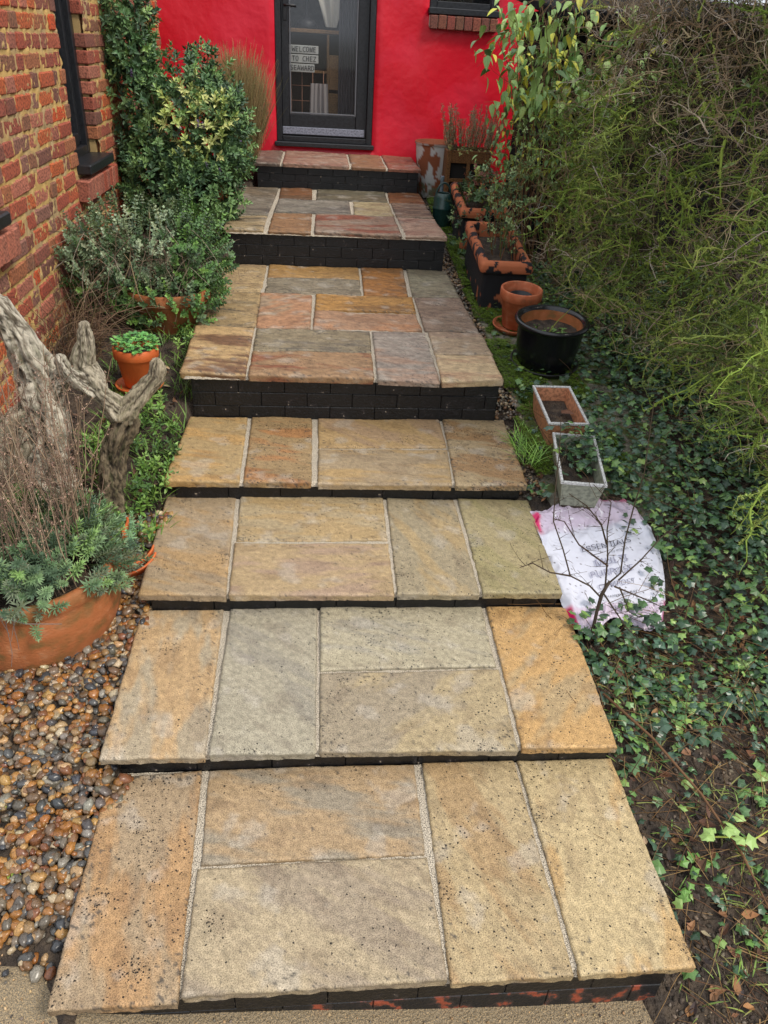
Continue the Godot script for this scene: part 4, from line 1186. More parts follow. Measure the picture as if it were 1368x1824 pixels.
func planter(called: String, label: String, at: Vector3, w: float, l: float, h: float) -> void:
	var t := thing(called, label, "planter", at)
	t.rotation = Vector3(0.1, -0.04, 0)
	var paint := func(p: Vector3, rim: bool) -> Color:
		var n := rf.get_noise_3d(p.x * 9.0 + at.z, p.y * 9.0, p.z * 9.0)
		var bare := n > (0.5 if not rim else -0.1)
		if p.y < 0.12 and n > 0.05 and p.z > l * 0.3: bare = true
		return (lin(196, 112, 72) if bare else lin(26, 26, 29))
	# walls as a swept rectangle, finely divided so that the flaking has an outline
	var prof := [[0.0, 0.0], [0.01, 0.005], [0.012, 0.24], [0.0, 0.245], [-0.012, 0.255], [-0.016, 0.275], [-0.012, 0.3], [0.0, 0.315], [0.02, 0.32], [0.036, 0.31], [0.038, 0.29], [0.036, 0.16]]
	var k := h / 0.32
	var mb := MB.new()
	var corner := 0.02
	var pathp := []
	var n := 46
	for side in 4:
		for s in n:
			var tt := float(s) / n
			pathp.append([side, tt])
	var cnt := pathp.size()
	var prof2 := []
	for a in prof.size() - 1:
		var sub := 16 if a == 1 else (8 if a == 10 else 3)
		for s in sub: prof2.append([lerpf(prof[a][0], prof[a + 1][0], float(s) / sub), lerpf(prof[a][1], prof[a + 1][1], float(s) / sub) * k, a])
	prof2.append([prof[11][0], prof[11][1] * k, 11])
	for e in prof2:
		for q in pathp:
			var ins: float = e[0]
			var hw := w * 0.5 - ins; var hl2 := l * 0.5 - ins
			var c4 := [Vector2(-hw, hl2), Vector2(hw, hl2), Vector2(hw, -hl2), Vector2(-hw, -hl2)]
			var p2: Vector2 = c4[q[0]].lerp(c4[(q[0] + 1) % 4], q[1])
			# rounded corners
			var cxn: float = absf(p2.x) - (hw - corner); var czn: float = absf(p2.y) - (hl2 - corner)
			if cxn > 0 and czn > 0:
				var d := Vector2(cxn, czn).normalized() * corner
				p2 = Vector2(signf(p2.x) * (hw - corner + d.x), signf(p2.y) * (hl2 - corner + d.y))
			var p := Vector3(p2.x, e[1], p2.y)
			mb.vert(p, paint.call(p, e[2] >= 4))
	for a in prof2.size() - 1:
		for s in cnt:
			var s2 := (s + 1) % cnt
			mb.quad((a + 1) * cnt + s, (a + 1) * cnt + s2, a * cnt + s2, a * cnt + s)
	part(t, "body", mb.mesh(), M.vc_tex)
	mb = MB.new()
	mb.box(Vector3(0, 0.2 * k, 0), Vector3(w - 0.074, 0.06, l - 0.074), 0.01)
	part(t, "soil", mb.mesh(false), M.soil)

func trough(called: String, label: String, at: Vector3, w: float, l: float, h: float, turn: float, col: Color, ivy: bool) -> void:
	var t := thing(called, label, "planter", at)
	t.rotation = Vector3(0.1, turn, 0)
	var m := tex3(mat(col, 0.55), M.mottle, 4.0)
	var mb := MB.new()
	var th := 0.006
	for s in [-1, 1]:
		var id := []
		for y in [0.0, h]:
			for z in [-1, 1]:
				for o in [0, 1]:
					id.append(mb.vert(Vector3(s * (w * 0.5 - (0.02 if y == 0.0 else 0.0) - o * th), y, z * (l * 0.5 - (0.02 if y == 0.0 else 0.0)))))
		var c := Vector3(s * w * 0.47, h * 0.5, 0)
		mb.out_quad(id[0], id[2], id[6], id[4], c); mb.out_quad(id[1], id[3], id[7], id[5], c)
		mb.out_quad(id[4], id[6], id[7], id[5], c)
		id = []
		for y in [0.0, h]:
			for x in [-1, 1]:
				for o in [0, 1]:
					id.append(mb.vert(Vector3(x * (w * 0.5 - (0.02 if y == 0.0 else 0.0)), y, s * (l * 0.5 - (0.02 if y == 0.0 else 0.0) - o * th))))
		c = Vector3(0, h * 0.5, s * l * 0.49)
		mb.out_quad(id[0], id[2], id[6], id[4], c); mb.out_quad(id[1], id[3], id[7], id[5], c)
		mb.out_quad(id[4], id[6], id[7], id[5], c)
	part(t, "walls", mb.mesh(false), m)
	mb = MB.new()
	for s in [-1, 1]:
		mb.box(Vector3(s * w * 0.5, h, 0), Vector3(0.012, 0.014, l + 0.012), 0.002)
		mb.box(Vector3(0, h, s * l * 0.5), Vector3(w - 0.013, 0.013, 0.012), 0.002)
	part(t, "rim", mb.mesh(false), tex3(mat(lin(206, 206, 204), 0.5), M.mottle, 8.0))
	mb = MB.new()
	mb.box(Vector3(0, h * 0.32, 0), Vector3(w - 0.034, h * 0.55, l - 0.034), 0.004)
	part(t, "soil", mb.mesh(false), M.soil)

# ------------------------------------------------------------------ plants
func curve(a: Vector3, d: Vector3, ln: float, n: int, wander: float, pull: Vector3) -> PackedVector3Array:
	var p := PackedVector3Array([a])
	var dir := d.normalized()
	var at := a
	for k in n:
		dir = (dir + rv(wander) + pull).normalized()
		at += dir * ln / n
		p.append(at)
	return p
func taper(n: int, a: float, b: float, lump := 0.0) -> PackedFloat32Array:
	var r := PackedFloat32Array()
	for k in n: r.append(lerpf(a, b, float(k) / (n - 1)) * (1.0 + rr(-lump, lump)))
	return r
func frame(up: Vector3, spin: float) -> Basis:
	var y := up.normalized()
	var x := y.cross(Vector3(0.3, 0.2, 1.0)).normalized()
	return Basis(x, y, x.cross(y)) * Basis(Vector3.UP, spin)
# a shoot along +y with pairs of leaves
func shoot(pairs: int, ln: float, wd: float, stem: float, open0: float, open1: float, per := 2, fold := 0.25, fat := 0.5) -> ArrayMesh:
	var mb := MB.new()
	for k in pairs:
		var t := float(k) / maxi(1, pairs - 1)
		for s in per:
			var a := TAU * s / per + k * (PI / per if per > 2 else PI * 0.5) + rr(-0.2, 0.2)
			var op := lerpf(open0, open1, t)
			var l := ln * (1.0 - 0.35 * t) * rr(0.85, 1.1)
			var g := rr(0.85, 1.1)
			mb.leaf(Transform3D(Basis(Vector3.UP, a) * Basis(Vector3.RIGHT, -op), Vector3(0, stem * t, 0)), l, wd * (1.0 - 0.25 * t), Color(g, g, g), 0.12, fold, 3, fat)
	mb.tube(PackedVector3Array([Vector3(0, -stem * 0.6, 0), Vector3(0, stem, 0)]), PackedFloat32Array([0.0022, 0.0012]), 3, Color(0.8, 0.75, 0.55), Color(-1, 0, 0), false)
	return mb.mesh(false)
# points on and in a set of ellipsoids: [centre, radii]
func in_blobs(blobs: Array, n: int, skin := 0.35) -> Array:
	var out := []
	var vol := []
	var tot := 0.0
	for b in blobs:
		tot += pow(b[1].x * b[1].y * b[1].z, 0.667); vol.append(tot)
	for k in n:
		var w := rng.randf() * tot
		var i := 0
		while vol[i] < w: i += 1
		var d := rv().normalized()
		var r := 1.0 - skin * pow(rng.randf(), 1.6) + 0.42 * rf.get_noise_3d(d.x * 2.1 + i * 9.0, d.y * 1.7, d.z * 1.7)
		out.append([blobs[i][0] + d * blobs[i][1] * r, (d / blobs[i][1]).normalized(), r])
	return out
func blob_shrub(t: Node3D, blobs: Array, n: int, meshes: Array, palette: Array, choose, up: float, keep: int, part_name: String, size := [0.8, 1.25]) -> void:
	var list := []
	for e in in_blobs(blobs, n):
		var dir: Vector3 = e[1] * (1.0 - up) + Vector3.UP * up + rv(0.45)
		list.append([Transform3D(frame(dir, rr(0, TAU)).scaled(Vector3.ONE * rr(size[0], size[1])), e[0]), choose.call(e[0])])
	spread(t, part_name, "foliage", meshes, list, palette, leaf_mat, keep)
func stems_to(t: Node3D, base: Vector3, blobs: Array, n: int, c1: Color, r0: float) -> void:
	var mb := MB.new()
	for k in n:
		var b: Array = blobs[k % blobs.size()]
		var e: Vector3 = b[0] + rv() * b[1] * 0.7
		var s := base + Vector3(rr(-0.06, 0.06), 0, rr(-0.06, 0.06))
		var m := s.lerp(e, 0.5) + rv(0.06)
		mb.tube(PackedVector3Array([s, s.lerp(m, 0.5) + rv(0.02), m, m.lerp(e, 0.6) + rv(0.03), e]), taper(5, r0, r0 * 0.3), 5, vary(c1))
	part(t, "stems", mb.mesh(), M.twig)

func left_plants() -> void:
	var mb: MB
	# --- tall evergreen with leaf pairs, purple flower spikes
	var at := Vector3(-0.35, 0.72, -5.0)
	var t := thing("evergreen_shrub", "tall glossy green shrub with yellow tinged shoots and purple flowers, against the brick wall", "shrub", at)
	var blobs := [[Vector3(-0.27, 0.72, -0.05), Vector3(0.17, 0.66, 0.24)], [Vector3(0.12, 0.62, -0.05), Vector3(0.36, 0.42, 0.36)], [Vector3(0.2, 0.27, 0.2), Vector3(0.24, 0.22, 0.3)], [Vector3(-0.1, 0.3, 0.1), Vector3(0.3, 0.3, 0.3)], [Vector3(0.18, 0.98, -0.1), Vector3(0.09, 0.16, 0.1)], [Vector3(-0.24, 1.15, 0.0), Vector3(0.15, 0.3, 0.18)], [Vector3(0.28, 0.6, 0.12), Vector3(0.22, 0.3, 0.22)]]
	stems_to(t, Vector3(0, -0.05, 0), blobs, 26, lin(88, 72, 56), 0.012)
	var pal := [lin(72, 100, 64), lin(92, 120, 74), lin(58, 84, 58), lin(112, 140, 84), lin(146, 160, 92), lin(172, 176, 116), lin(52, 74, 52)]
	var sh := []
	for k in 5: sh.append(shoot(4 + k % 2, 0.046, 0.02, 0.045, 0.35, 1.15, 2, 0.3, 0.55))
	var choose := func(p: Vector3) -> int:
		var y := (p - Vector3(0.16, 0.72, 0.25)).length()
		if y < 0.26 and rng.randf() < 0.42: return 4 + rng.randi() % 2
		return [0, 0, 1, 1, 2, 3, 6][rng.randi() % 7]
	blob_shrub(t, blobs, 2900, sh, pal, choose, 0.35, 260, "leafy_shoot")
	mb = MB.new()
	for k in 60:
		var a := rr(0, TAU); var h := rr(0.0, 0.045)
		mb.leaf(Transform3D(Basis(Vector3.UP, a) * Basis(Vector3.RIGHT, -0.4), Vector3(0, h, 0)), 0.011, 0.005, vary(lin(128, 104, 150), 0.25), 0.1, 0.2, 2)
	var fl := mb.mesh(false)
	for p in [Vector3(-0.22, 0.94, 0.2), Vector3(0.23, 0.67, 0.3), Vector3(0.19, 0.68, 0.31), Vector3(0.24, 0.44, 0.34), Vector3(0.36, 0.7, 0.2), Vector3(0.43, 0.56, 0.16), Vector3(0.38, 0.82, 0.16), Vector3(0.32, 0.4, 0.32), Vector3(0.06, 0.64, 0.33), Vector3(0.41, 0.4, 0.2)]:
		part(t, "flower", fl, leaf_mat(Color(-1, 0, 0), 0.7), Transform3D(frame(Vector3(rr(-0.3, 0.6), 1, 0.3), rr(0, 6)), p))
	# --- dry brush against the red wall
	t = thing("dry_shrub", "dense brown dry shrub of fine upright twigs, behind the tall green one", "shrub", Vector3(-0.06, 0.84, -6.3))
	mb = MB.new()
	for k in 4200:
		var a := rr(0, TAU); var r := sqrt(rng.randf())
		var s := Vector3(cos(a) * r * 0.1, rr(-0.02, 0.05), sin(a) * r * 0.1)
		var top := Vector3(cos(a) * r * 0.3, 0, sin(a) * r * 0.26)
		var h := (1.06 - 0.22 * r * r) * rr(0.55, 1.0)
		var f := rr(0.15, 0.9)
		var p0 := s.lerp(top, f) + Vector3(0, h * f * 0.9, 0)
		var pts := curve(p0, Vector3(top.x * 0.8, 1.0, top.z * 0.8) + rv(0.25), h * (1.05 - f), 4, 0.16, Vector3(0, 0.1, 0))
		mb.tube(pts, taper(5, 0.0016, 0.0007), 3, vary(pick([lin(160, 138, 98), lin(142, 120, 86), lin(176, 156, 114), lin(126, 112, 78), lin(140, 136, 90)]), 0.2), Color(-1, 0, 0), false)
	for k in 60:
		var a := rr(0, TAU); var r := rr(0.1, 0.36)
		mb.tube(PackedVector3Array([Vector3(rr(-0.06, 0.06), -0.03, rr(-0.06, 0.06)), Vector3(cos(a) * r * 0.5, 0.3, sin(a) * r * 0.4), Vector3(cos(a) * r, 0.62, sin(a) * r * 0.75)]), taper(3, 0.006, 0.002), 4, vary(lin(96, 78, 56)))
	part(t, "twigs", mb.mesh(), M.twig)
	# --- low grey-green shrub in the large pot
	at = Vector3(-0.25, 0.7, -3.45)
	t = thing("low_shrub", "spreading grey green shrub with withered stems, spilling over its large pot", "shrub", at)
	blobs = [[Vector3(-0.08, 0.2, -0.1), Vector3(0.42, 0.26, 0.33)], [Vector3(-0.28, 0.08, 0.0), Vector3(0.24, 0.22, 0.25)], [Vector3(0.17, 0.12, -0.1), Vector3(0.2, 0.24, 0.36)], [Vector3(0.08, -0.02, 0.2), Vector3(0.28, 0.13, 0.16)]]
	stems_to(t, Vector3(0.03, -0.02, 0.05), blobs, 30, lin(120, 104, 86), 0.006)
	pal = [lin(108, 124, 96), lin(132, 144, 116), lin(84, 104, 74), lin(74, 106, 56), lin(100, 134, 66), lin(58, 80, 48)]
	sh = []
	for k in 4: sh.append(shoot(4, 0.024, 0.017, 0.05, 0.3, 0.9, 3, 0.15, 0.45))
	choose = func(p: Vector3) -> int:
		if p.x > 0.1 or p.y < 0.06: return [3, 4, 2, 5, 3][rng.randi() % 5]
		return [0, 1, 2, 0, 5][rng.randi() % 5]
	blob_shrub(t, blobs, 1500, sh, pal, choose, 0.4, 200, "leafy_shoot")
	mb = MB.new()
	for k in 150:
		var s := Vector3(rr(-0.45, 0.22), rr(0.05, 0.35), rr(-0.1, 0.26))
		mb.tube(curve(s, Vector3(rr(-0.6, 0.6), rr(-0.8, 0.3), rr(0.0, 0.8)), rr(0.15, 0.42), 7, 0.22, Vector3(0, -0.14, 0)), taper(8, 0.0018, 0.0008), 3, vary(pick([lin(150, 134, 116), lin(112, 92, 78), lin(172, 158, 140), lin(92, 76, 64)])), Color(-1, 0, 0), false)
	for p in [[Vector3(-0.24, -0.22, 0.25), Vector3(-0.2, 0.0, 0.24), Vector3(-0.12, 0.16, 0.2), Vector3(-0.1, 0.3, 0.15)], [Vector3(0.0, -0.12, 0.3), Vector3(-0.06, 0.06, 0.33), Vector3(-0.1, 0.2, 0.25), Vector3(-0.2, 0.26, 0.1)]]:
		mb.tube(PackedVector3Array(p), taper(4, 0.004, 0.002), 5, lin(128, 112, 88))
	part(t, "withered_stems", mb.mesh(), M.twig)
	t = thing("dead_plant", "withered brown plant with drooping stems at the foot of the brick wall", "plant", Vector3(-0.58, 0.5, -2.95))
	mb = MB.new()
	for k in 260:
		mb.tube(curve(Vector3(rr(-0.1, 0.12), rr(0.0, 0.12), rr(-0.3, 0.35)), Vector3(rr(-0.4, 0.7), 1, rr(-0.5, 0.6)), rr(0.12, 0.45), 7, 0.2, Vector3(0.02, -0.2, 0.02)), taper(8, 0.002, 0.0008), 3, vary(pick([lin(112, 88, 72), lin(140, 116, 94), lin(84, 66, 56), lin(96, 84, 60)])), Color(-1, 0, 0), false)
	part(t, "stems", mb.mesh(), M.twig)
	driftwood()
	# --- spurge in the great bowl
	at = Vector3(-0.36, 0.38, -1.26)
	t = thing("spurge", "blue green spurge filling the great terracotta bowl and hanging over its rim", "plant", at)
	sh = []
	for k in 4: sh.append(shoot(9, 0.03, 0.0055, 0.075, 0.1, 1.1, 5, 0.15, 0.6))
	pal = [lin(88, 112, 80), lin(106, 130, 92), lin(72, 92, 70), lin(118, 146, 88), lin(98, 108, 86)]
	var list := []
	for k in 520:
		var a := rr(0, TAU); var r := sqrt(rng.randf()) * 0.27
		var over := smoothstep(0.2, 0.27, r)
		var p := Vector3(cos(a) * r, 0.02 + 0.055 * (1.0 - over) + rr(-0.02, 0.04), sin(a) * r)
		if over > 0.4 and rng.randf() < 0.7 and sin(a) > -0.2:
			p = Vector3(cos(a) * rr(0.27, 0.32), rr(-0.06, 0.07), sin(a) * rr(0.27, 0.32))
		list.append([Transform3D(frame(Vector3(cos(a) * r * 4.0, 1.0 - over * 0.5, sin(a) * r * 4.0) + rv(0.4), rr(0, 6)).scaled(Vector3.ONE * rr(0.75, 1.3)), p), rng.randi() % 5])
	spread(t, "leafy_shoot", "foliage", sh, list, pal, leaf_mat, 200)
	t = thing("dry_stalks", "brown dead flower stalks standing in the great bowl before the driftwood", "plant", at)
	mb = MB.new()
	var seeds := MB.new()
	for k in 190:
		var s := Vector3(rr(-0.24, 0.22), 0.0, rr(-0.2, 0.18))
		if Vector2(s.x, s.z).length() > 0.25: continue
		var h := rr(0.25, 0.72)
		var c: Color = vary(pick([lin(136, 116, 98), lin(154, 134, 114), lin(112, 94, 80), lin(170, 148, 124)]))
		var pts := curve(s, Vector3(rr(-0.25, 0.2), 1, rr(-0.2, 0.2)), h, 8, 0.1, Vector3.ZERO)
		mb.tube(pts, taper(9, 0.0022, 0.001), 4, c, Color(-1, 0, 0), false)
		for j in 5:
			var q: Vector3 = pts[4 + rng.randi() % 5]
			var tw := curve(q, Vector3(rr(-1, 1), rr(0.3, 1), rr(-1, 1)), rr(0.02, 0.09), 3, 0.2, Vector3(0, 0.1, 0))
			mb.tube(tw, taper(4, 0.0011, 0.0006), 3, c, Color(-1, 0, 0), false)
			for w in 6:
				seeds.leaf(Transform3D(frame(rv(), 0.0), tw[rng.randi() % 4] + rv(0.006)), rr(0.004, 0.009), 0.005, vary(pick([lin(148, 120, 106), lin(168, 140, 122), lin(124, 100, 88)]), 0.2), 0.2, 0.3, 2)
	part(t, "stalks", mb.mesh(), M.twig)
	part(t, "seed_heads", seeds.mesh(false), M.twig)
	t = thing("dry_spray", "bare grey branched spray hanging over the rim of the great bowl", "twig", Vector3(-0.36, 0.4, -0.98))
	mb = MB.new()
	mb.tube(PackedVector3Array([Vector3(-0.1, 0.04, 0.0), Vector3(0.0, 0.02, 0.03), Vector3(0.1, -0.01, 0.04), Vector3(0.2, -0.02, 0.03)]), taper(4, 0.003, 0.0012), 5, lin(120, 112, 106))
	for k in 9: mb.tube(curve(Vector3(-0.08 + k * 0.02, 0.02, 0.025), Vector3(rr(-0.3, 0.5), -1, 0.4), rr(0.06, 0.17), 4, 0.2, Vector3(0, -0.1, 0)), taper(5, 0.0015, 0.0008), 3, vary(lin(124, 112, 104)), Color(-1, 0, 0), false)
	part(t, "twigs", mb.mesh(), M.twig)
	# --- weeds and grass at the left edge of the steps
	var spots := [[-0.1, -1.72, "fresh green leafy weed at the left edge of the third step"], [-0.06, -1.98, "fresh green leafy weed low beside the fourth step"], [-0.11, -2.25, "grassy green weed clump beside the driftwood fork"], [-0.2, -2.38, "green weed clump below the small orange pot"], [-0.04, -3.05, "green weed hanging at the left side of the fifth step"], [-0.14, -1.58, "blue green spurge seedling behind the broken saucers"], [-0.3, -2.2, "green weed in the shade behind the driftwood"]]
	for k in spots.size():
		var e: Array = spots[k]
		t = thing("weed", e[2], "weed", Vector3(e[0], hl(e[0], e[1]) - 0.005, e[1]), "weeds along the left edge of the steps")
		var ls := []
		var ms := []
		if k == 5:
			for j in 3: ms.append(shoot(8, 0.024, 0.005, 0.06, 0.1, 1.1, 5, 0.15, 0.6))
			for j in 26: ls.append([Transform3D(frame(Vector3(rr(-0.6, 0.6), 1, rr(-0.6, 0.6)), rr(0, 6)), Vector3(rr(-0.07, 0.07), rr(0.02, 0.1), rr(-0.08, 0.08))), rng.randi() % 3])
			spread(t, "leafy_shoot", "foliage", ms, ls, [lin(104, 140, 112), lin(122, 158, 118), lin(88, 120, 98)], leaf_mat, 26)
			continue
		for j in 3: ms.append(shoot(3, 0.034, 0.014, 0.035, 0.1, 0.9, 3, 0.2, 0.5))
		var n: int = [34, 46, 34, 40, 40, 0, 40][k]
		for j in n: ls.append([Transform3D(frame(Vector3(rr(-0.7, 0.8), 1, rr(-0.6, 0.7)), rr(0, 6)).scaled(Vector3.ONE * rr(0.6, 1.2)), Vector3(rr(-0.08, 0.1), rr(0.0, 0.06), rr(-0.15, 0.15))), rng.randi() % 4])
		spread(t, "leafy_shoot", "foliage", ms, ls, [lin(74, 106, 44), lin(92, 124, 54), lin(58, 86, 40), lin(110, 138, 68)], leaf_mat, 40)
	mb = MB.new()
	mb.leaf(Transform3D(Basis(Vector3.RIGHT, -1.15), Vector3.ZERO), 0.085, 0.005, Color.WHITE, 0.5, 0.1, 4)
	var tfs := []; var cols := []
	for k in 2600:
		var z := rr(-3.3, -1.5); var x := rr(-0.42, 0.02)
		if rf.get_noise_2d(x * 5.0, z * 4.0) < -0.05 + absf(z + 2.3) * 0.15: continue
		tfs.append(Transform3D(Basis(Vector3.UP, rr(0, TAU)).scaled(Vector3.ONE * rr(0.5, 1.3)), Vector3(x, hl(x, z) - 0.004, z)))
		cols.append(vary(lin(104, 138, 50).lerp(lin(78, 104, 44), rng.randf()), 0.25))
	var g := many(self, "grass", mb.mesh(false), leaf_mat(Color(-1, 0, 0), 0.6), tfs, cols)
	meta(g, "short green grass along the left edge of the middle steps", "grass")

func log_tube(mb: MB, pts: Array, rad: Array, sd: float, pale: Color, dark: Color) -> void:
	# a weathered limb: smooth path, ridged section, colour streaks along the grain
	var cu := Curve3D.new()
	for k in pts.size():
		var d: Vector3 = (pts[mini(k + 1, pts.size() - 1)] - pts[maxi(k - 1, 0)]) * 0.2
		cu.add_point(pts[k], -d, d)
	var ln := cu.get_baked_length()
	var n := int(ln / 0.009) + 2
	var sides := 48
	var base := mb.v.size()
	var n1 := Vector3.RIGHT
	for k in n + 1:
		var f := float(k) / n
		var p := cu.sample_baked(f * ln)
		var tt := (cu.sample_baked(minf(f + 0.02, 1.0) * ln) - cu.sample_baked(maxf(f - 0.02, 0.0) * ln)).normalized()
		n1 = (n1 - tt * n1.dot(tt)).normalized()
		var n2 := tt.cross(n1)
		var fi := f * (rad.size() - 1)
		var r: float = lerpf(rad[int(minf(fi, rad.size() - 2))], rad[int(minf(fi, rad.size() - 2)) + 1], fi - int(minf(fi, rad.size() - 2)))
		if k == n or k == 0: r *= 0.4
		elif f > 0.93: r *= 0.8
		for s in sides:
			var a := TAU * s / sides + f * 1.3
			var d := Vector3(cos(a), sin(a), 0)
			var ridge := rf.get_noise_3d(d.x * 1.1 + sd, d.y * 1.1, f * ln * 4.5)
			var fine := rf.get_noise_3d(d.x * 11.0 + sd + f * 3.0, d.y * 11.0, f * ln * 3.0)
			var crack := absf(rf.get_noise_3d(d.x * 1.7 + sd + 70.0, d.y * 1.7, f * ln * 2.4))
			var q := r * (1.0 + 0.75 * ridge + 0.09 * fine - 0.2 * smoothstep(0.035, 0.0, crack))
			var c := pale.lerp(dark, smoothstep(0.12, -0.32, ridge * 0.5 + fine * 0.8)).lerp(lin(96, 100, 62), smoothstep(0.1, 0.4, rf.get_noise_3d(d.x * 3.0 + sd + 40.0, d.y * 3.0, f * ln * 9.0)) * 0.5)
			c = c.lerp(lin(44, 38, 32), smoothstep(0.03, 0.0, crack) * 0.8)
			mb.vert(p + (n1 * cos(a) + n2 * sin(a)) * q, c)
	for k in n:
		for s in sides:
			var s2 := (s + 1) % sides
			mb.quad(base + (k + 1) * sides + s, base + (k + 1) * sides + s2, base + k * sides + s2, base + k * sides + s)
	var e := mb.vert(cu.sample_baked(ln) , pale)
	for s in sides: mb.tri(e, base + n * sides + (s + 1) % sides, base + n * sides + s)

func driftwood() -> void:
	var t := thing("driftwood_stump", "weathered grey driftwood stump with forked limbs standing behind the great bowl", "driftwood", Vector3(-0.3, 0.24, -1.75))
	var mb := MB.new()
	var pale := lin(232, 222, 202); var dark := lin(104, 92, 76)
	log_tube(mb, [Vector3(-0.1, -0.06, 0.02), Vector3(-0.1, 0.2, 0.0), Vector3(-0.07, 0.42, 0.02), Vector3(-0.08, 0.6, 0.0), Vector3(-0.12, 0.76, 0.0), Vector3(-0.2, 0.95, 0.02)], [0.09, 0.075, 0.07, 0.066, 0.05, 0.025], 1.0, pale, dark)
	log_tube(mb, [Vector3(-0.08, 0.5, 0.0), Vector3(0.0, 0.62, 0.03), Vector3(0.03, 0.64, 0.04)], [0.06, 0.04, 0.028], 7.0, pale, dark)
	log_tube(mb, [Vector3(-0.34, 0.02, 0.06), Vector3(-0.27, 0.3, 0.06), Vector3(-0.2, 0.42, 0.05), Vector3(-0.1, 0.5, 0.0)], [0.1, 0.085, 0.07, 0.05], 11.0, lin(196, 184, 162), dark)
	part(t, "trunk", mb.mesh(), M.drift)
	mb = MB.new()
	log_tube(mb, [Vector3(0.1, -0.1, 0.0), Vector3(0.11, 0.14, 0.0), Vector3(0.15, 0.34, 0.0), Vector3(0.22, 0.5, 0.0)], [0.062, 0.05, 0.048, 0.05], 17.0, lin(150, 134, 108), lin(64, 54, 44))
	log_tube(mb, [Vector3(0.19, 0.46, 0.0), Vector3(0.27, 0.55, 0.01), Vector3(0.33, 0.62, 0.0), Vector3(0.345, 0.69, 0.0)], [0.045, 0.034, 0.03, 0.024], 23.0, lin(202, 188, 160), dark)
	log_tube(mb, [Vector3(0.2, 0.47, 0.0), Vector3(0.13, 0.56, 0.02), Vector3(0.08, 0.66, 0.0), Vector3(0.1, 0.74, 0.0), Vector3(0.11, 0.82, 0.0)], [0.045, 0.036, 0.04, 0.03, 0.018], 29.0, lin(208, 196, 172), dark)
	log_tube(mb, [Vector3(0.12, 0.56, 0.02), Vector3(0.04, 0.66, 0.06), Vector3(0.02, 0.72, 0.06)], [0.03, 0.026, 0.02], 31.0, pale, dark)
	part(t, "forked_limb", mb.mesh(), M.drift)

func star_leaf(r: float) -> ArrayMesh:
	var mb := MB.new()
	var c := mb.vert(Vector3(0, 0.004, 0), Color(1.15, 1.15, 1.1))
	var lobes := [[0.0, 1.0], [0.45, 0.62], [0.95, 0.88], [1.45, 0.58], [2.05, 0.68], [2.75, 0.38]]
	var ids := []
	for e in lobes: ids.append(mb.vert(Vector3(sin(e[0]) * e[1] * r, -0.1 * r * e[1] + rr(-0.06, 0.06) * r, cos(e[0]) * e[1] * r), Color(0.95, 0.95, 0.95)))
	for k in range(lobes.size() - 1, 0, -1): ids.append(mb.vert(Vector3(-sin(lobes[k][0]) * lobes[k][1] * r, -0.1 * r * lobes[k][1] + rr(-0.06, 0.06) * r, cos(lobes[k][0]) * lobes[k][1] * r), Color(0.95, 0.95, 0.95)))
	for k in ids.size(): mb.tri(c, ids[(k + 1) % ids.size()], ids[k])
	return mb.mesh(false)

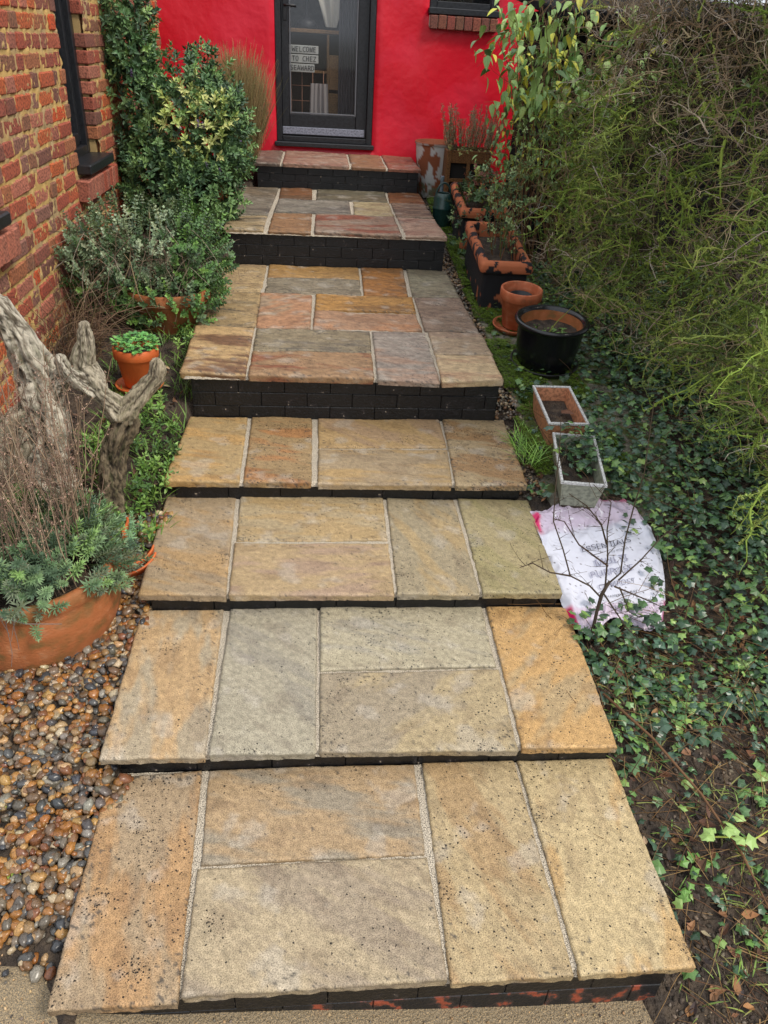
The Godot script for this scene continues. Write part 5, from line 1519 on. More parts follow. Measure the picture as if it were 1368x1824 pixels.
func right_plants() -> void:
	var mb: MB
	hedge()
	# --- honeysuckle at the corner of the shed
	var at := Vector3(2.16, 0.62, -4.72)
	var t := thing("climber", "climbing shrub with drooping oval leaves at the corner of the red wall", "climber", at)
	mb = MB.new()
	var tips := []
	for k in 70:
		var s := Vector3(rr(-0.12, 0.5), 0.0, rr(-0.1, 0.14))
		var h := rr(0.9, 1.75)
		var pts := curve(s, Vector3(rr(-0.24, 0.22), 1, rr(-0.05, 0.14)), h, 12, 0.16, Vector3(0, 0.06, 0))
		mb.tube(pts, taper(13, rr(0.002, 0.007), 0.0014), 4, vary(pick([lin(104, 78, 58), lin(84, 64, 48), lin(132, 104, 76)])), Color(-1, 0, 0), false)
		for j in range(4, 13): tips.append(pts[j])
	for k in 420:
		var q: Vector3 = pick(tips)
		var pts := curve(q, Vector3(rr(-1, 0.8), rr(-0.4, 0.7), rr(-0.5, 1)), rr(0.1, 0.35), 5, 0.25, Vector3(0, -0.08, 0))
		mb.tube(pts, taper(6, 0.0016, 0.0008), 3, vary(pick([lin(120, 92, 66), lin(96, 74, 54), lin(146, 120, 88), lin(86, 88, 48)])), Color(-1, 0, 0), false)
		if k < 260: tips.append(pts[4])
	part(t, "stems", mb.mesh(), M.twig)
	var lm := []
	for k in 3:
		mb = MB.new(); mb.leaf(Transform3D.IDENTITY, 0.07, 0.036, Color.WHITE, 0.2 + 0.1 * k, 0.25, 5, 0.42); lm.append(mb.mesh(false))
	var list := []
	for k in 2900:
		var q: Vector3 = pick(tips) + rv(0.09)
		if q.y < 0.6 and rng.randf() < 0.8: continue
		if q.x > 0.45 and rng.randf() < 0.6: continue
		var up := q.y > 1.0
		list.append([Transform3D(Basis.from_euler(Vector3(rr(0.1, 1.3), rr(0, TAU), rr(-0.4, 0.4))).scaled(Vector3.ONE * (rr(0.75, 1.4) if up else rr(0.4, 0.8))), q), [0, 0, 1, 1, 2, 2, 3, 4][rng.randi() % 8]])
	spread(t, "leaf", "foliage", lm, list, [lin(88, 116, 62), lin(112, 140, 80), lin(132, 156, 92), lin(160, 160, 56), lin(70, 96, 56)], leaf_mat, 290)
	mb = MB.new()
	for k in 5: mb.leaf(Transform3D(Basis(Vector3.UP, TAU * k / 5) * Basis(Vector3.RIGHT, -0.5), Vector3.ZERO), 0.014, 0.007, lin(230, 226, 204), 0.3, 0.2, 2)
	var fl := mb.mesh(false)
	for k in 14:
		var q: Vector3 = pick(tips)
		part(t, "flower", fl, leaf_mat(Color(-1, 0, 0)), Transform3D(frame(rv(), 0.0), q + rv(0.03)))
	# --- rose in the near long planter
	at = Vector3(1.85, 0.72, -4.2)
	t = thing("rose_bush", "thin stemmed rose bush with sparse small leaves in the near black planter", "shrub", at)
	twiggy(t, 12, Vector3(0.08, 0, 0.2), 0.75, [lin(110, 80, 58), lin(96, 100, 60)], 300, shoot(2, 0.02, 0.012, 0.02, 0.2, 0.8, 3, 0.2, 0.45), [lin(92, 112, 72), lin(116, 132, 88), lin(70, 92, 62)], 120)
	# --- small glossy bush in the far long planter
	at = Vector3(1.88, 0.82, -5.25)
	t = thing("glossy_bush", "bushy small leaved shrub with dark glossy leaves in the broken planter", "shrub", at)
	var blobs := [[Vector3(0.0, 0.1, 0.1), Vector3(0.24, 0.2, 0.3)], [Vector3(0.1, 0.24, -0.05), Vector3(0.2, 0.16, 0.2)], [Vector3(-0.08, -0.08, 0.35), Vector3(0.2, 0.18, 0.16)]]
	stems_to(t, Vector3(0, -0.1, 0), blobs, 24, lin(84, 58, 44), 0.004)
	var sh := []
	for k in 3: sh.append(shoot(3, 0.03, 0.018, 0.03, 0.2, 0.9, 3, 0.2, 0.45))
	blob_shrub(t, blobs, 330, sh, [lin(52, 74, 48), lin(70, 94, 58), lin(44, 60, 44), lin(104, 62, 48), lin(120, 134, 70)], func(_p): return [0, 0, 1, 1, 2, 3, 4][rng.randi() % 7], 0.3, 130, "leafy_shoot")
	# --- rosemary
	at = Vector3(1.95, 1.14, -6.45)
	t = thing("rosemary_bush", "rosemary with upright needle leaved stems above the lattice box", "shrub", at)
	mb = MB.new()
	var needles := []
	for k in 70:
		var s := Vector3(rr(-0.18, 0.24), 0.0, rr(-0.1, 0.1))
		var pts := curve(s, Vector3(s.x * 2.0 + rr(-0.3, 0.3), 1, rr(-0.3, 0.3)), rr(0.18, 0.4), 9, 0.12, Vector3(0, 0.12, 0))
		mb.tube(pts, taper(10, 0.003, 0.001), 4, vary(lin(118, 84, 66)), Color(-1, 0, 0), false)
		for j in 70:
			var f := rr(2.0, 8.99)
			needles.append([Transform3D(frame(Vector3(rr(-1, 1), rr(0.2, 1.2), rr(-1, 1)), 0.0).scaled(Vector3.ONE * rr(0.7, 1.2)), pts[int(f)].lerp(pts[int(f) + 1], f - int(f))), rng.randi() % 3])
	part(t, "stems", mb.mesh(), M.twig)
	mb = MB.new(); mb.leaf(Transform3D(Basis(Vector3.RIGHT, -PI * 0.5), Vector3.ZERO), 0.026, 0.004, Color.WHITE, 0.1, 0.2, 2)
	spread(t, "needle", "needles", [mb.mesh(false)], needles, [lin(120, 122, 88), lin(142, 126, 98), lin(104, 114, 86)], leaf_mat, 0)
	sh = [shoot(2, 0.022, 0.014, 0.015, 0.2, 0.8, 3)]
	list = []
	for k in 70: list.append([Transform3D(frame(Vector3(rr(-1, 1), 1, rr(-0.5, 1)), rr(0, 6)), Vector3(rr(-0.18, 0.3), rr(0.0, 0.05), rr(0.0, 0.2))), rng.randi() % 3])
	spread(t, "leafy_shoot", "foliage", sh, list, [lin(96, 108, 60), lin(132, 132, 74), lin(82, 70, 56)], leaf_mat, 30)
	ivy()
	bag()
	sapling()

func twiggy(t: Node3D, n: int, spreadv: Vector3, h: float, cols: Array, side: int, lmesh: Mesh, pal: Array, keep: int) -> void:
	var mb := MB.new()
	var tips := []
	for k in n:
		var s := Vector3(rr(-spreadv.x, spreadv.x), 0.0, rr(-spreadv.z, spreadv.z))
		var pts := curve(s, Vector3(rr(-0.25, 0.35), 1, rr(-0.2, 0.3)), h * rr(0.55, 1.15), 10, 0.1, Vector3(0, 0.04, 0))
		mb.tube(pts, taper(11, 0.004, 0.0014), 5, vary(pick(cols)), Color(-1, 0, 0), false)
		for j in range(2, 11): tips.append(pts[j])
	for k in side / 3:
		var q: Vector3 = pick(tips)
		var pts := curve(q, Vector3(rr(-1, 1), rr(0, 1), rr(-1, 1)), rr(0.05, 0.22), 4, 0.2, Vector3.ZERO)
		mb.tube(pts, taper(5, 0.0016, 0.0008), 3, vary(pick(cols)), Color(-1, 0, 0), false)
		tips.append(pts[4]); tips.append(pts[2])
	part(t, "stems", mb.mesh(), M.twig)
	var list := []
	for k in side: list.append([Transform3D(frame(Vector3(rr(-1, 1), rr(-0.2, 1), rr(-1, 1)), rr(0, 6)).scaled(Vector3.ONE * rr(0.6, 1.3)), pick(tips)), rng.randi() % pal.size()])
	spread(t, "leafy_shoot", "foliage", [lmesh], list, pal, leaf_mat, keep)

func brushwood() -> void:
	var t := thing("dry_vine", "brown mass of dry vine stems hanging over the black shed", "vine", Vector3(2.9, 2.0, -5.0))
	var mb := MB.new()
	for k in 2600:
		var p := Vector3(rr(-0.75, 1.9), rr(-0.35, 0.75), rr(-0.3, 0.25))
		mb.tube(curve(p, Vector3(rr(-1, 1), rr(-1, 0.4), rr(-0.3, 0.7)), rr(0.12, 0.45), 5, 0.25, Vector3(0, -0.08, 0)), taper(6, rr(0.0012, 0.003), 0.001), 3, vary(pick([lin(138, 112, 84), lin(116, 94, 70), lin(156, 132, 100), lin(96, 78, 60), lin(130, 116, 96)])), Color(-1, 0, 0), false)
	part(t, "stems", mb.mesh(), M.twig)

func hedge() -> void:
	brushwood()
	var t := thing("tangled_hedge", "tangled leafless hedge with moss covered twigs along the right side", "hedge", Vector3(2.66, 0.4, -3.0))
	var green := [lin(112, 132, 60), lin(134, 152, 70), lin(96, 116, 54), lin(90, 102, 58), lin(152, 166, 88)]
	var brown := [lin(132, 112, 88), lin(154, 136, 108), lin(112, 96, 76), lin(170, 152, 122), lin(140, 126, 110)]
	var grey := [lin(190, 178, 160), lin(172, 162, 150)]
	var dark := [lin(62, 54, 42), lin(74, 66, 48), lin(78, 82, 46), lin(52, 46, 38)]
	var trunk := MB.new()
	for k in 16:
		var z := lerpf(-1.75, 1.6, k / 15.0) + rr(-0.1, 0.1)
		var pts := curve(Vector3(rr(0.05, 0.4), -0.06, z), Vector3(rr(-0.15, 0.15), 1, rr(-0.25, 0.25)), rr(1.5, 2.2), 22, 0.24, Vector3(0, 0.03, 0))
		trunk.tube(pts, taper(23, rr(0.01, 0.02), 0.004, 0.12), 6, vary(pick(dark)))
	part(t, "trunks", trunk.mesh(), M.twig)
	var moss := MB.new(); var bare := MB.new(); var back := MB.new()
	var tufts := []; var tcol := []
	for k in 5600:
		var z := rr(-1.8, 1.85)
		var y := rr(0.02, 2.75)
		if z < -1.1 and y > 0.7 + (z + 1.8) * 1.2: continue
		var layer := rng.randf()
		var x := -0.42 + 0.62 * layer + 0.12 * sin(z * 2.3) - 0.1 * sin(y * 2.0)
		if y < 0.45: x += (0.45 - y) * 0.7
		x += 0.3 * smoothstep(-1.2, -1.9, z) 
		var p := Vector3(x, y, z)
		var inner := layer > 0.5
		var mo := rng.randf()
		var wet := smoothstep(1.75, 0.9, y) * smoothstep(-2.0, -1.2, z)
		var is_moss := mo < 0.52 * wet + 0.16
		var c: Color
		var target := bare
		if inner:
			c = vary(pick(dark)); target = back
		elif is_moss:
			c = vary(pick(green)); target = moss
		else: c = vary(pick(grey if rng.randf() < 0.2 else brown))
		var d := Vector3(rr(-0.9, 0.35), rr(-0.55, 0.7), rr(-1, 1))
		var ln := rr(0.12, 0.42)
		var n := 8
		var pts := curve(p, d, ln, n, 0.42, Vector3(0, -0.05, 0))
		var r := rr(0.0018, 0.0042) if is_moss else rr(0.001, 0.0034)
		target.tube(pts, taper(n + 1, r * 1.4, r * 0.35, 0.3 if is_moss else 0.05), 4 if is_moss else 3, c, Color(-1, 0, 0), false)
		if is_moss and not inner:
			for j in 26:
				var i := rng.randi() % n
				tufts.append(Transform3D(Basis.from_euler(rv(3.0)).scaled(Vector3.ONE * rr(0.6, 1.35)), pts[i].lerp(pts[i + 1], rng.randf())))
				tcol.append(vary(c * 1.15, 0.25))
			for j in 4:
				var q: Vector3 = pts[rng.randi() % n]
				target.tube(curve(q, rv(), rr(0.008, 0.035), 2, 0.3, Vector3.ZERO), taper(3, r * 0.8, r * 0.3, 0.3), 3, vary(c, 0.2), Color(-1, 0, 0), false)
		for j in (7 if not inner else 4):
			var q: Vector3 = pts[1 + rng.randi() % n]
			var m := 5
			var tw := curve(q, Vector3(rr(-1, 0.6), rr(-0.7, 0.9), rr(-1, 1)), rr(0.025, 0.13), m, 0.4, Vector3.ZERO)
			target.tube(tw, taper(m + 1, r * 0.7, r * 0.2, 0.3 if is_moss else 0.0), 3, vary(c, 0.12), Color(-1, 0, 0), false)
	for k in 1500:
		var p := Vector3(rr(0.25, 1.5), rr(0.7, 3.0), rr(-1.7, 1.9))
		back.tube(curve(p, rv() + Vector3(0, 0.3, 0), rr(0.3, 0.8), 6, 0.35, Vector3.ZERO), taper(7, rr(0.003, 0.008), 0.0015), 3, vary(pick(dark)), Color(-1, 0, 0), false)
	var tf := MB.new()
	for k in 6: tf.leaf(Transform3D(Basis.from_euler(Vector3(rr(0, 6), rr(0, 6), 0)), Vector3.ZERO), 0.011, 0.004, Color.WHITE, 0.2, 0.2, 2)
	many(t, "moss_tufts", tf.mesh(false), leaf_mat(Color(-1, 0, 0), 0.85, 0.2), tufts, tcol)
	part(t, "mossy_twigs", moss.mesh(), mat(Color.WHITE, 0.95, true, 0.2))
	part(t, "bare_twigs", bare.mesh(), M.twig)
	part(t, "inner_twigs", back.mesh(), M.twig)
	var list := []
	var sh := [shoot(2, 0.03, 0.014, 0.02, 0.2, 0.9, 2), shoot(3, 0.024, 0.012, 0.02, 0.2, 0.9, 2)]
	for k in 900:
		list.append([Transform3D(frame(rv() + Vector3(-0.5, 0.3, 0.3), rr(0, 6)).scaled(Vector3.ONE * rr(0.5, 1.1)), Vector3(rr(-0.4, 1.0), rr(0.1, 2.6), rr(-1.3, 1.8))), rng.randi() % 3])
	spread(t, "leafy_shoot", "foliage", sh, list, [lin(82, 98, 44), lin(104, 120, 56), lin(64, 78, 42)], leaf_mat, 120)

func bag_at(x: float, z: float) -> bool: return x > 1.5 and x < 2.0 and z < -1.13 and z > -1.86
func ivy() -> void:
	var t := thing("ivy", "dark green ivy carpeting the ground right of the steps", "ivy", Vector3(2.2, 0.3, -2.0))
	var pal := [lin(50, 74, 48), lin(64, 92, 54), lin(40, 60, 44), lin(80, 110, 60), lin(104, 128, 66), lin(58, 80, 64)]
	var leaves := [star_leaf(0.03), star_leaf(0.02), star_leaf(0.036), star_leaf(0.025), star_leaf(0.03)]
	var list := []
	var vines := MB.new()
	for k in 27000:
		var z := rr(-4.6, -0.05); var x := rr(1.52, 3.3)
		var dens := 0.95 + rf.get_noise_2d(x * 1.6, z * 1.6) * 0.9
		if z > -0.95: dens -= (z + 0.95) * 2.2
		if x < 1.65 and z < -1.9: continue
		if x < 2.15 and z < -2.75: dens -= 0.4 + (2.15 - x) * 1.5
		if bag_at(x, z):
			if x < 1.88 and z < -1.22: continue
			dens -= 0.5
		if absf(x - 1.775) < 0.11 and z < -2.14 and z > -2.62: continue
		if absf(x - 1.75) < 0.11 and z < -1.7 and z > -2.15: dens = 1.0 if x > 1.72 else 0.1
		if rng.randf() > maxf(dens, 0.14): continue
		var y := hr(x, z) + rr(0.01, 0.1) * (1.0 if z < -1.0 else 0.4)
		if absf(x - 1.75) < 0.11 and z < -1.7 and z > -2.15: y += rr(0.08, 0.17)
		elif x >= 1.8 and x < 2.0 and z < -1.65 and z > -2.2: y += rr(0.0, 0.16) * smoothstep(2.02, 1.84, x)
		list.append([Transform3D(Basis.from_euler(Vector3(rr(-0.5, 0.75), rr(0, TAU), rr(-0.6, 0.6))).scaled(Vector3.ONE * rr(0.5, 1.0)), Vector3(x, y, z) - t.position), [0, 0, 1, 1, 2, 2, 3, 5, 5, 4][rng.randi() % 10]])
		if k % 18 == 0: vines.tube(curve(Vector3(x, y - 0.03, z) - t.position, Vector3(rr(-1, 1), 0.15, rr(-1, 1)), rr(0.1, 0.4), 6, 0.3, Vector3(0, -0.03, 0)), taper(7, 0.0016, 0.001), 3, vary(lin(92, 70, 50)), Color(-1, 0, 0), false)
	spread(t, "leaf", "foliage", leaves, list, pal, func(c: Color) -> Material: return leaf_mat(c, 0.36, 0.15), 300)
	part(t, "vines", vines.mesh(), M.twig)

# ------------------------------------------------------------------ the compost bag
func bag_point(u: float, v: float) -> Vector3:
	# corners and bulging right edge measured on the ground
	var l := Vector2(1.513, -1.784).lerp(Vector2(1.53, -1.13), v) + Vector2(-0.012 * sin(v * PI), 0)
	var r := Vector2(1.947, -1.872).lerp(Vector2(1.885, -1.15), v) + Vector2(0.085 * sin(pow(v, 0.8) * PI), 0)
	var p := l.lerp(r, u)
	p.y += 0.02 * sin(u * 9.0) * (0.5 - absf(v - 0.5)) * 0.0 + 0.03 * sin(u * 7.0 + 1.0) * smoothstep(0.2, 0.0, v) + 0.035 * sin(u * 10.0) * smoothstep(0.8, 1.0, v)
	var diag := u * 1.1 + v * 0.7
	var w := 0.012 * (1.0 - absf(nz.get_noise_2d(diag * 5.0, (u - v) * 1.4))) + 0.014 * (0.5 - absf(nz.get_noise_2d(u * 4.0 + 7.0, v * 4.0))) + 0.005 * (0.5 - absf(nz.get_noise_2d(u * 13.0, v * 13.0)))
	w *= 1.0 - 0.62 * smoothstep(0.3, 0.4, v) * smoothstep(0.9, 0.8, v) * smoothstep(0.12, 0.25, u)
	var e := minf(minf(u, 1.0 - u), minf(v, 1.0 - v))
	var y := lerpf(along(RZ, p.y), 0.3, 0.0) + 0.04 + w
	# its left side lies up on the step edge
	y = maxf(y, lerpf(0.0, 0.30, smoothstep(1.62, 1.5, p.x) * smoothstep(-1.3, -1.55, p.y)))
	y -= 0.014 * (1.0 - clampf(e / 0.05, 0.0, 1.0))
	return Vector3(p.x, y, p.y)
func bag() -> void:
	var o := bag_point(0.5, 0.5)
	var t := thing("compost_bag", "empty crumpled white plastic compost bag with magenta edges lying on the ivy", "bag", o)
	var mb := MB.new()
	var nu := 90; var nv := 120
	for j in nv + 1:
		for i in nu + 1:
			var u := float(i) / nu; var v := float(j) / nv
			var p := bag_point(u, v) - o
			var c := lin(206, 207, 220)
			var n := rf.get_noise_2d(u * 4.0, v * 4.0)
			# printed bands: washed pink with white flower outlines at both ends, magenta at the seams
			var band := maxf(smoothstep(0.3, 0.22, v + 0.03 * n), smoothstep(0.86, 0.88, v))
			c = c.lerp(lin(196, 178, 198), band * 0.8)
			for f in [[0.42, 0.16], [0.8, 0.94], [0.45, 0.95]]:
				var d := Vector2((u - f[0]) * 0.45, (v - f[1]) * 0.72)
				var pet := absf(d.length() - 0.085 * absf(cos(2.5 * d.angle() + 0.5)) - 0.02)
				if pet < 0.0035 and band > 0.5: c = lin(238, 236, 244)
			c = c.lerp(lin(196, 30, 92), smoothstep(0.055, 0.02, u + 0.03 * n - 0.02) * (smoothstep(0.3, 0.2, v) * smoothstep(0.02, 0.06, v) + smoothstep(0.84, 0.88, v)))
			c = c.lerp(lin(190, 60, 110), smoothstep(0.06, 0.0, v + 0.05 * n) * smoothstep(0.35, 0.6, u) * 0.8)
			c = c.lerp(lin(196, 90, 140), smoothstep(0.93, 1.0, u + 0.05 * n) * smoothstep(0.84, 0.9, v) * 0.8)
			# soil crumbs
			if rf.get_noise_2d(u * 60.0, v * 80.0) > 0.56 - 0.16 * u * v: c = lin(70, 60, 54)
			mb.vert(p, c)
	for j in nv:
		for i in nu: mb.quad(j * (nu + 1) + i, j * (nu + 1) + i + 1, (j + 1) * (nu + 1) + i + 1, (j + 1) * (nu + 1) + i)
	# underside, so that the bag has two sheets
	var base := mb.v.size()
	for k in base: mb.vert(mb.v[k] - Vector3(0, 0.002, 0), lin(200, 190, 204))
	for j in nv:
		for i in nu: mb.quad(base + j * (nu + 1) + i, base + (j + 1) * (nu + 1) + i, base + (j + 1) * (nu + 1) + i + 1, base + j * (nu + 1) + i + 1)
	part(t, "plastic_sheet", mb.mesh(), mat(Color.WHITE, 0.22, true))
	var lines := [["ESSENTIALS", 0.42, 0.62, 0.0034, [70, 72, 88]], ["by english", 0.47, 0.72, 0.0014, [96, 98, 110]], ["MULTI", 0.55, 0.62, 0.0042, [140, 140, 162]], ["PURPOSE", 0.635, 0.6, 0.0038, [140, 140, 162]], ["COMPOST", 0.73, 0.62, 0.003, [120, 120, 142]], ["WITH ADDED MOISTURE", 0.81, 0.62, 0.0013, [84, 86, 98]]]
	for l in lines:
		var tm := TextMesh.new()
		tm.text = l[0]
		var font := SystemFont.new()
		font.font_names = PackedStringArray(["Droid Sans"])
		tm.font = font
		tm.font_size = 16
		tm.pixel_size = l[3] * 0.72
		tm.depth = 0.0
		var arr := tm.get_mesh_arrays()
		var vs: PackedVector3Array = arr[Mesh.ARRAY_VERTEX]
		var ix: PackedInt32Array = arr[Mesh.ARRAY_INDEX]
		var pm := MB.new()
		for p in vs:
			var u: float = l[2] + p.x / 0.46 - 0.08
			var v: float = l[1] - p.y / 0.7 - p.x * 0.22
			pm.vert(bag_point(u, v) - o + Vector3(0, 0.007, 0))
		for k in range(0, ix.size(), 3): pm.tri(ix[k], ix[k + 1], ix[k + 2])
		part(t, "printed_text", pm.mesh(false), mat(lin(l[4][0], l[4][1], l[4][2]), 0.4))

func sapling() -> void:
	var t := thing("thorny_sapling", "small bare thorny sapling standing in front of the white bag", "sapling", Vector3(1.587, 0.15, -1.1))
	var tr := MB.new(); var br := MB.new()
	var bark := lin(74, 62, 52)
	tr.tube(PackedVector3Array([Vector3(0.0, -0.03, 0), Vector3(0.005, 0.06, 0.0), Vector3(0.0, 0.14, 0.005), Vector3(0.004, 0.21, 0.0), Vector3(0.02, 0.265, 0.0)]), PackedFloat32Array([0.0075, 0.0065, 0.0062, 0.0068, 0.005]), 8, bark)
	part(t, "trunk", tr.mesh(), M.vc_tex)
	var main := [
		[Vector3(0.0, 0.2, 0), Vector3(-0.06, 0.27, 0.03), Vector3(-0.14, 0.32, 0.04), Vector3(-0.18, 0.42, 0.03), Vector3(-0.22, 0.51, 0.0), Vector3(-0.225, 0.6, -0.02), Vector3(-0.235, 0.75, -0.03), Vector3(-0.25, 0.86, -0.03)],
		[Vector3(-0.14, 0.32, 0.04), Vector3(-0.22, 0.35, 0.06), Vector3(-0.28, 0.38, 0.05), Vector3(-0.33, 0.385, 0.08)],
		[Vector3(0.01, 0.24, 0), Vector3(0.005, 0.35, -0.03), Vector3(-0.01, 0.44, -0.05), Vector3(-0.02, 0.55, -0.05), Vector3(-0.08, 0.6, -0.08)],
		[Vector3(-0.01, 0.4, -0.03), Vector3(-0.06, 0.5, 0.0), Vector3(-0.13, 0.58, 0.02), Vector3(-0.2, 0.63, 0.03)],
		[Vector3(0.02, 0.26, 0.0), Vector3(0.05, 0.3, 0.0), Vector3(0.05, 0.42, -0.03), Vector3(0.06, 0.55, -0.05), Vector3(0.06, 0.66, -0.04), Vector3(0.05, 0.78, -0.05), Vector3(0.04, 0.9, -0.06)],
		[Vector3(0.05, 0.27, 0.0), Vector3(0.12, 0.34, -0.02), Vector3(0.18, 0.42, -0.04), Vector3(0.24, 0.47, -0.05)],
		[Vector3(0.03, 0.26, 0.02), Vector3(0.12, 0.24, 0.06), Vector3(0.2, 0.21, 0.08)],
		[Vector3(0.0, 0.33, 0.0), Vector3(-0.1, 0.39, -0.04), Vector3(-0.16, 0.47, -0.06), Vector3(-0.2, 0.48, -0.06)],
		[Vector3(0.005, 0.22, 0.0), Vector3(0.1, 0.1, 0.05), Vector3(0.2, 0.02, 0.08)],
		[Vector3(0.06, 0.24, 0.0), Vector3(0.08, 0.2, 0.03), Vector3(0.1, 0.16, 0.04)]]
	for m in main:
		br.tube(PackedVector3Array(m), taper(m.size(), 0.0034, 0.0013), 5, vary(bark), Color(-1, 0, 0), false)
		for k in m.size() * 3:
			var i: int = rng.randi() % (m.size() - 1)
			var p: Vector3 = m[i].lerp(m[i + 1], rng.randf())
			var d := Vector3(rr(-1, 1), rr(-0.4, 1), rr(-0.6, 0.6))
			var ln := rr(0.012, 0.035) if rng.randf() < 0.65 else rr(0.04, 0.1)
			var tw := curve(p, d, ln, 3, 0.15, Vector3.ZERO)
			br.tube(tw, taper(4, 0.0013, 0.0005), 3, vary(bark), Color(-1, 0, 0), false)
			if ln > 0.04:
				for j in 3: br.tube(curve(tw[1 + j % 3], Vector3(rr(-1, 1), rr(-0.4, 1), rr(-0.6, 0.6)), rr(0.01, 0.025), 2, 0.1, Vector3.ZERO), taper(3, 0.0009, 0.0004), 3, bark, Color(-1, 0, 0), false)
	part(t, "branches", br.mesh(), M.twig)

# ------------------------------------------------------------------ litter on the right-hand bed
func litter() -> void:
	var mb: MB
	# small dead leaves
	var lm := []
	for k in 3:
		mb = MB.new(); mb.leaf(Transform3D.IDENTITY, 0.045, 0.026, Color.WHITE, 0.5 * (k - 1), 0.5 - 0.4 * k, 4, 0.45); lm.append(mb.mesh(false))
	var bed := thing("leaf_litter", "scattered brown dead leaves and broken twigs on the dark bed", "", Vector3.ZERO, "", "stuff")
	var list := []
	for k in 900:
		var z := rr(-1.5, 0.1); var x := rr(1.53, 2.5)
		if k < 200:
			x = rr(-0.5, 0.0); z = rr(-2.8, -1.4)
		elif k < 330:
			x = rr(1.51, 1.66); z = rr(-4.5, -1.85)
		var y := (hl(x, z) if x < 1.0 else hr(x, z)) + rr(0.004, 0.016)
		list.append([Transform3D(Basis.from_euler(Vector3(rr(-0.5, 0.5), rr(0, TAU), rr(-0.5, 0.5))).scaled(Vector3.ONE * rr(0.35, 1.0)), Vector3(x, y, z)), rng.randi() % 6])
	var tfs := []; var cols := []
	var pal := [lin(92, 62, 46), lin(120, 82, 56), lin(70, 52, 42), lin(144, 104, 66), lin(58, 46, 42), lin(160, 140, 110)]
	for e in list:
		tfs.append(e[0]); cols.append(vary(pal[e[1]], 0.25))
	many(bed, "dead_leaves", lm[0], leaf_mat(Color(-1, 0, 0), 0.7, 0.1), tfs, cols)
	mb = MB.new()
	for k in 1100:
		var z := rr(-1.3, 0.1); var x := rr(1.53, 2.5)
		var d := Vector3(rr(-1, 1), rr(0.0, 0.35), rr(-1, 1))
		mb.tube(curve(Vector3(x, hr(x, z) + rr(0.002, 0.02), z), d, rr(0.04, 0.3), 5, 0.12, Vector3(0, -0.04, 0)), taper(6, rr(0.0008, 0.0022), 0.0007), 3, vary(pick([lin(120, 92, 62), lin(150, 122, 84), lin(84, 64, 50), lin(104, 78, 58), lin(60, 50, 42)])), Color(-1, 0, 0), false)
	part(bed, "fallen_twigs", mb.mesh(), M.twig)
	# crumbs of soil and grit
	tfs = []; cols = []
	for k in 5200:
		var z := rr(-1.2, 0.12); var x := rr(1.5, 2.6)
		var s := rr(0.002, 0.009)
		tfs.append(Transform3D(Basis.from_euler(rv(3.0)).scaled(Vector3.ONE * s), Vector3(x, hr(x, z) + s * 0.3, z)))
		cols.append(vary(pick([lin(62, 52, 44), lin(80, 68, 56), lin(48, 42, 36), lin(110, 98, 84)]), 0.2))
	many(bed, "soil_crumbs", pebble_mesh(4), mat(Color.WHITE, 0.8, true), tfs, cols)
	for k in 700:
		var x := rr(-0.3, 1.7); var z := rr(-0.02, 0.14)
		if k < 160: x = rr(-0.4, 0.05); z = rr(-0.17, 0.05)
		var s := rr(0.0012, 0.0045)
		tfs.append(Transform3D(Basis.from_euler(rv(3.0)).scaled(Vector3.ONE * s), Vector3(x, apron(x) + s * 0.3, z)))
		cols.append(vary(pick([lin(150, 120, 84), lin(110, 100, 88), lin(184, 156, 116), lin(80, 72, 64)]), 0.2))
	many(bed, "grit", pebble_mesh(6), mat(Color.WHITE, 0.7, true), tfs.slice(5200), cols.slice(5200))
	# a long fallen stick, a pale runner and a few seedlings
	var t := thing("fallen_stick", "long thin brown stick lying beside the lowest two steps", "stick", Vector3(1.56, 0.14, -0.85))
	mb = MB.new()
	mb.tube(PackedVector3Array([Vector3(0, 0, 0), Vector3(0.1, -0.01, 0.18), Vector3(0.19, -0.05, 0.36), Vector3(0.25, -0.1, 0.52), Vector3(0.29, -0.17, 0.68)]), taper(5, 0.005, 0.003), 6, lin(110, 82, 60))
	part(t, "rod", mb.mesh(), M.twig)
	t = thing("pale_runner", "pale yellow green ivy shoot creeping over the bare soil by the lowest step", "plant", Vector3(1.72, 0.04, -0.4))
	mb = MB.new()
	mb.tube(PackedVector3Array([Vector3(0.0, 0.02, 0.03), Vector3(0.06, 0.03, 0.04), Vector3(0.13, 0.03, 0.05), Vector3(0.2, 0.035, 0.02), Vector3(0.28, 0.05, 0.0), Vector3(0.36, 0.05, 0.02)]), taper(6, 0.0028, 0.0018), 5, lin(170, 180, 84))
	part(t, "stem", mb.mesh(), M.twig)
	var pale := leaf_mat(lin(150, 180, 104))
	for k in 9: part(t, "leaf", star_leaf(0.026), pale, Transform3D(Basis.from_euler(Vector3(rr(-0.3, 0.5), rr(0, 6), rr(-0.3, 0.3))).scaled(Vector3.ONE * rr(0.6, 1.2)), Vector3(rr(-0.02, 0.12), rr(0.03, 0.05), rr(-0.04, 0.06))))
	var where := [[1.62, -0.72, "small green seedling at the right edge of the lowest step, near its back"], [1.67, -0.28, "small green seedling left of the pale ivy shoot"], [1.88, -0.2, "small ivy seedling at the bottom right of the bed"], [1.98, -0.52, "green seedling near the right border of the bed"], [1.78, -0.1, "lowest green seedling in the bed, by the concrete"], [1.8, -0.75, "green ivy seedling among the fallen twigs"]]
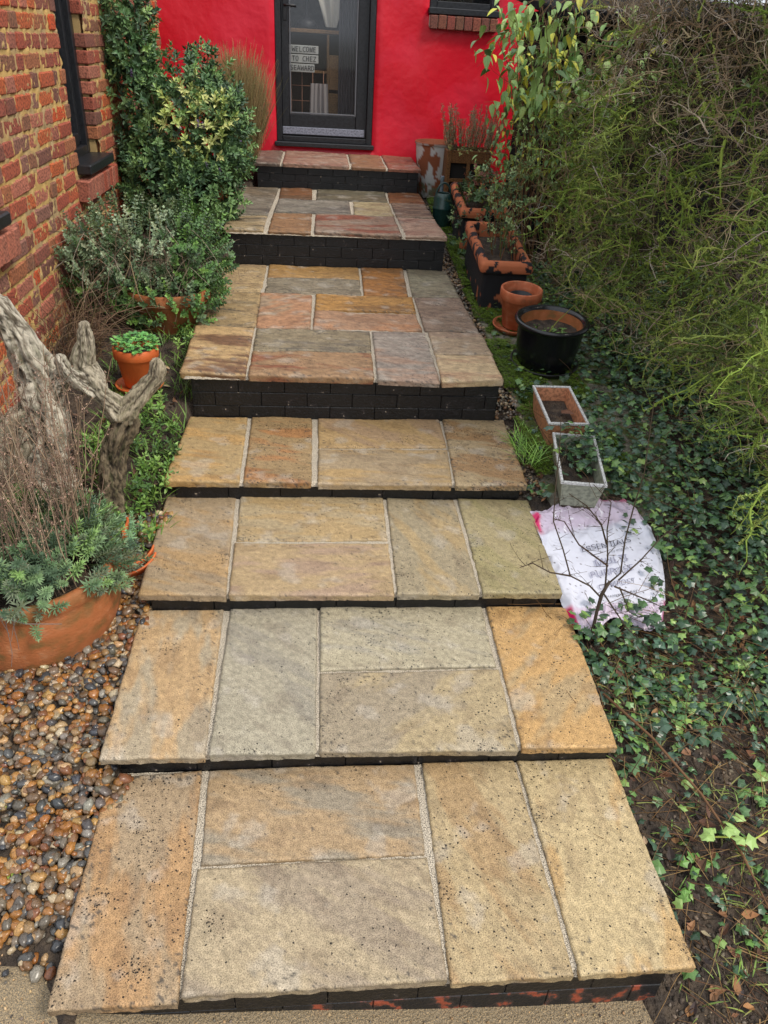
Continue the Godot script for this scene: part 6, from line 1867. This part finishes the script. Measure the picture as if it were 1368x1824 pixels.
	for e in where:
		t = thing("seedling", e[2], "weed", Vector3(e[0], hr(e[0], e[1]), e[1]), "seedlings in the right hand bed")
		var gm := leaf_mat(vary(lin(96, 136, 66), 0.2))
		for k in 12: part(t, "leaf", star_leaf(rr(0.014, 0.024)), gm, Transform3D(Basis.from_euler(Vector3(rr(-0.4, 0.6), rr(0, 6), rr(-0.4, 0.4))), Vector3(rr(-0.06, 0.06), rr(0.012, 0.04), rr(-0.07, 0.07))))
	# weeds among the pebbles
	where = [[-0.28, -0.5, "tiny green weed among the upper pebbles"], [-0.16, -0.34, "yellow green weed in the middle of the pebbles"], [-0.3, -0.22, "tiny green weed at the left border of the pebbles"]]
	for e in where:
		t = thing("weed", e[2], "weed", Vector3(e[0], hl(e[0], e[1]) + 0.01, e[1]), "weeds among the pebbles")
		var gm := leaf_mat(vary(lin(128, 154, 60), 0.2))
		for k in 10:
			mb = MB.new(); mb.leaf(Transform3D(Basis(Vector3.UP, rr(0, 6)) * Basis(Vector3.RIGHT, rr(-1.0, -0.2)), Vector3(rr(-0.02, 0.02), 0, rr(-0.02, 0.02))), rr(0.015, 0.035), 0.009, Color.WHITE, 0.3)
			part(t, "leaf", mb.mesh(false), gm)
	mb = MB.new()
	mb.leaf(Transform3D(Basis(Vector3.RIGHT, -0.9), Vector3.ZERO), 0.06, 0.004, Color.WHITE, 0.5, 0.1, 3)
	tfs = []; cols = []
	for k in 1500:
		var z := rr(-1.05, 0.02); var x := rr(1.53, 2.2)
		if rf.get_noise_2d(x * 6.0 + 20.0, z * 6.0) < 0.02 + (x - 1.55) * 0.2: continue
		tfs.append(Transform3D(Basis(Vector3.UP, rr(0, TAU)).scaled(Vector3.ONE * rr(0.4, 1.2)), Vector3(x, hr(x, z) - 0.003, z)))
		cols.append(vary(lin(110, 144, 58).lerp(lin(132, 124, 70), rng.randf()), 0.25))
	meta(many(self, "grass", mb.mesh(false), leaf_mat(Color(-1, 0, 0), 0.6), tfs, cols), "short sparse grass beside the two lowest steps on the right", "grass")
	# tuft of grass by the troughs
	mb = MB.new()
	mb.leaf(Transform3D(Basis(Vector3.RIGHT, -1.1), Vector3.ZERO), 0.11, 0.004, Color.WHITE, 0.6, 0.1, 4)
	var blade := mb.mesh(false)
	t = thing("grass_tuft", "tuft of green grass between the fourth step and the peach trough", "grass", Vector3(1.6, 0.325, -2.2))
	list = []
	for k in 220: list.append([Transform3D(Basis(Vector3.UP, rr(0, TAU)).scaled(Vector3.ONE * rr(0.5, 1.2)), Vector3(rr(-0.06, 0.06), 0, rr(-0.14, 0.14))), rng.randi() % 3])
	spread(t, "blade", "blades", [blade], list, [lin(96, 134, 48), lin(118, 152, 66), lin(76, 106, 44)], leaf_mat, 60)
	t = thing("dead_leaf", "curled brown dead leaf resting on the soil of the peach trough", "leaf", Vector3(1.79, 0.47, -2.38))
	part(t, "blade", lm[2], leaf_mat(lin(104, 66, 44), 0.7, 0.1), Transform3D(Basis.from_euler(Vector3(-0.6, 0.5, 0.3)).scaled(Vector3.ONE * 1.6), Vector3.ZERO))
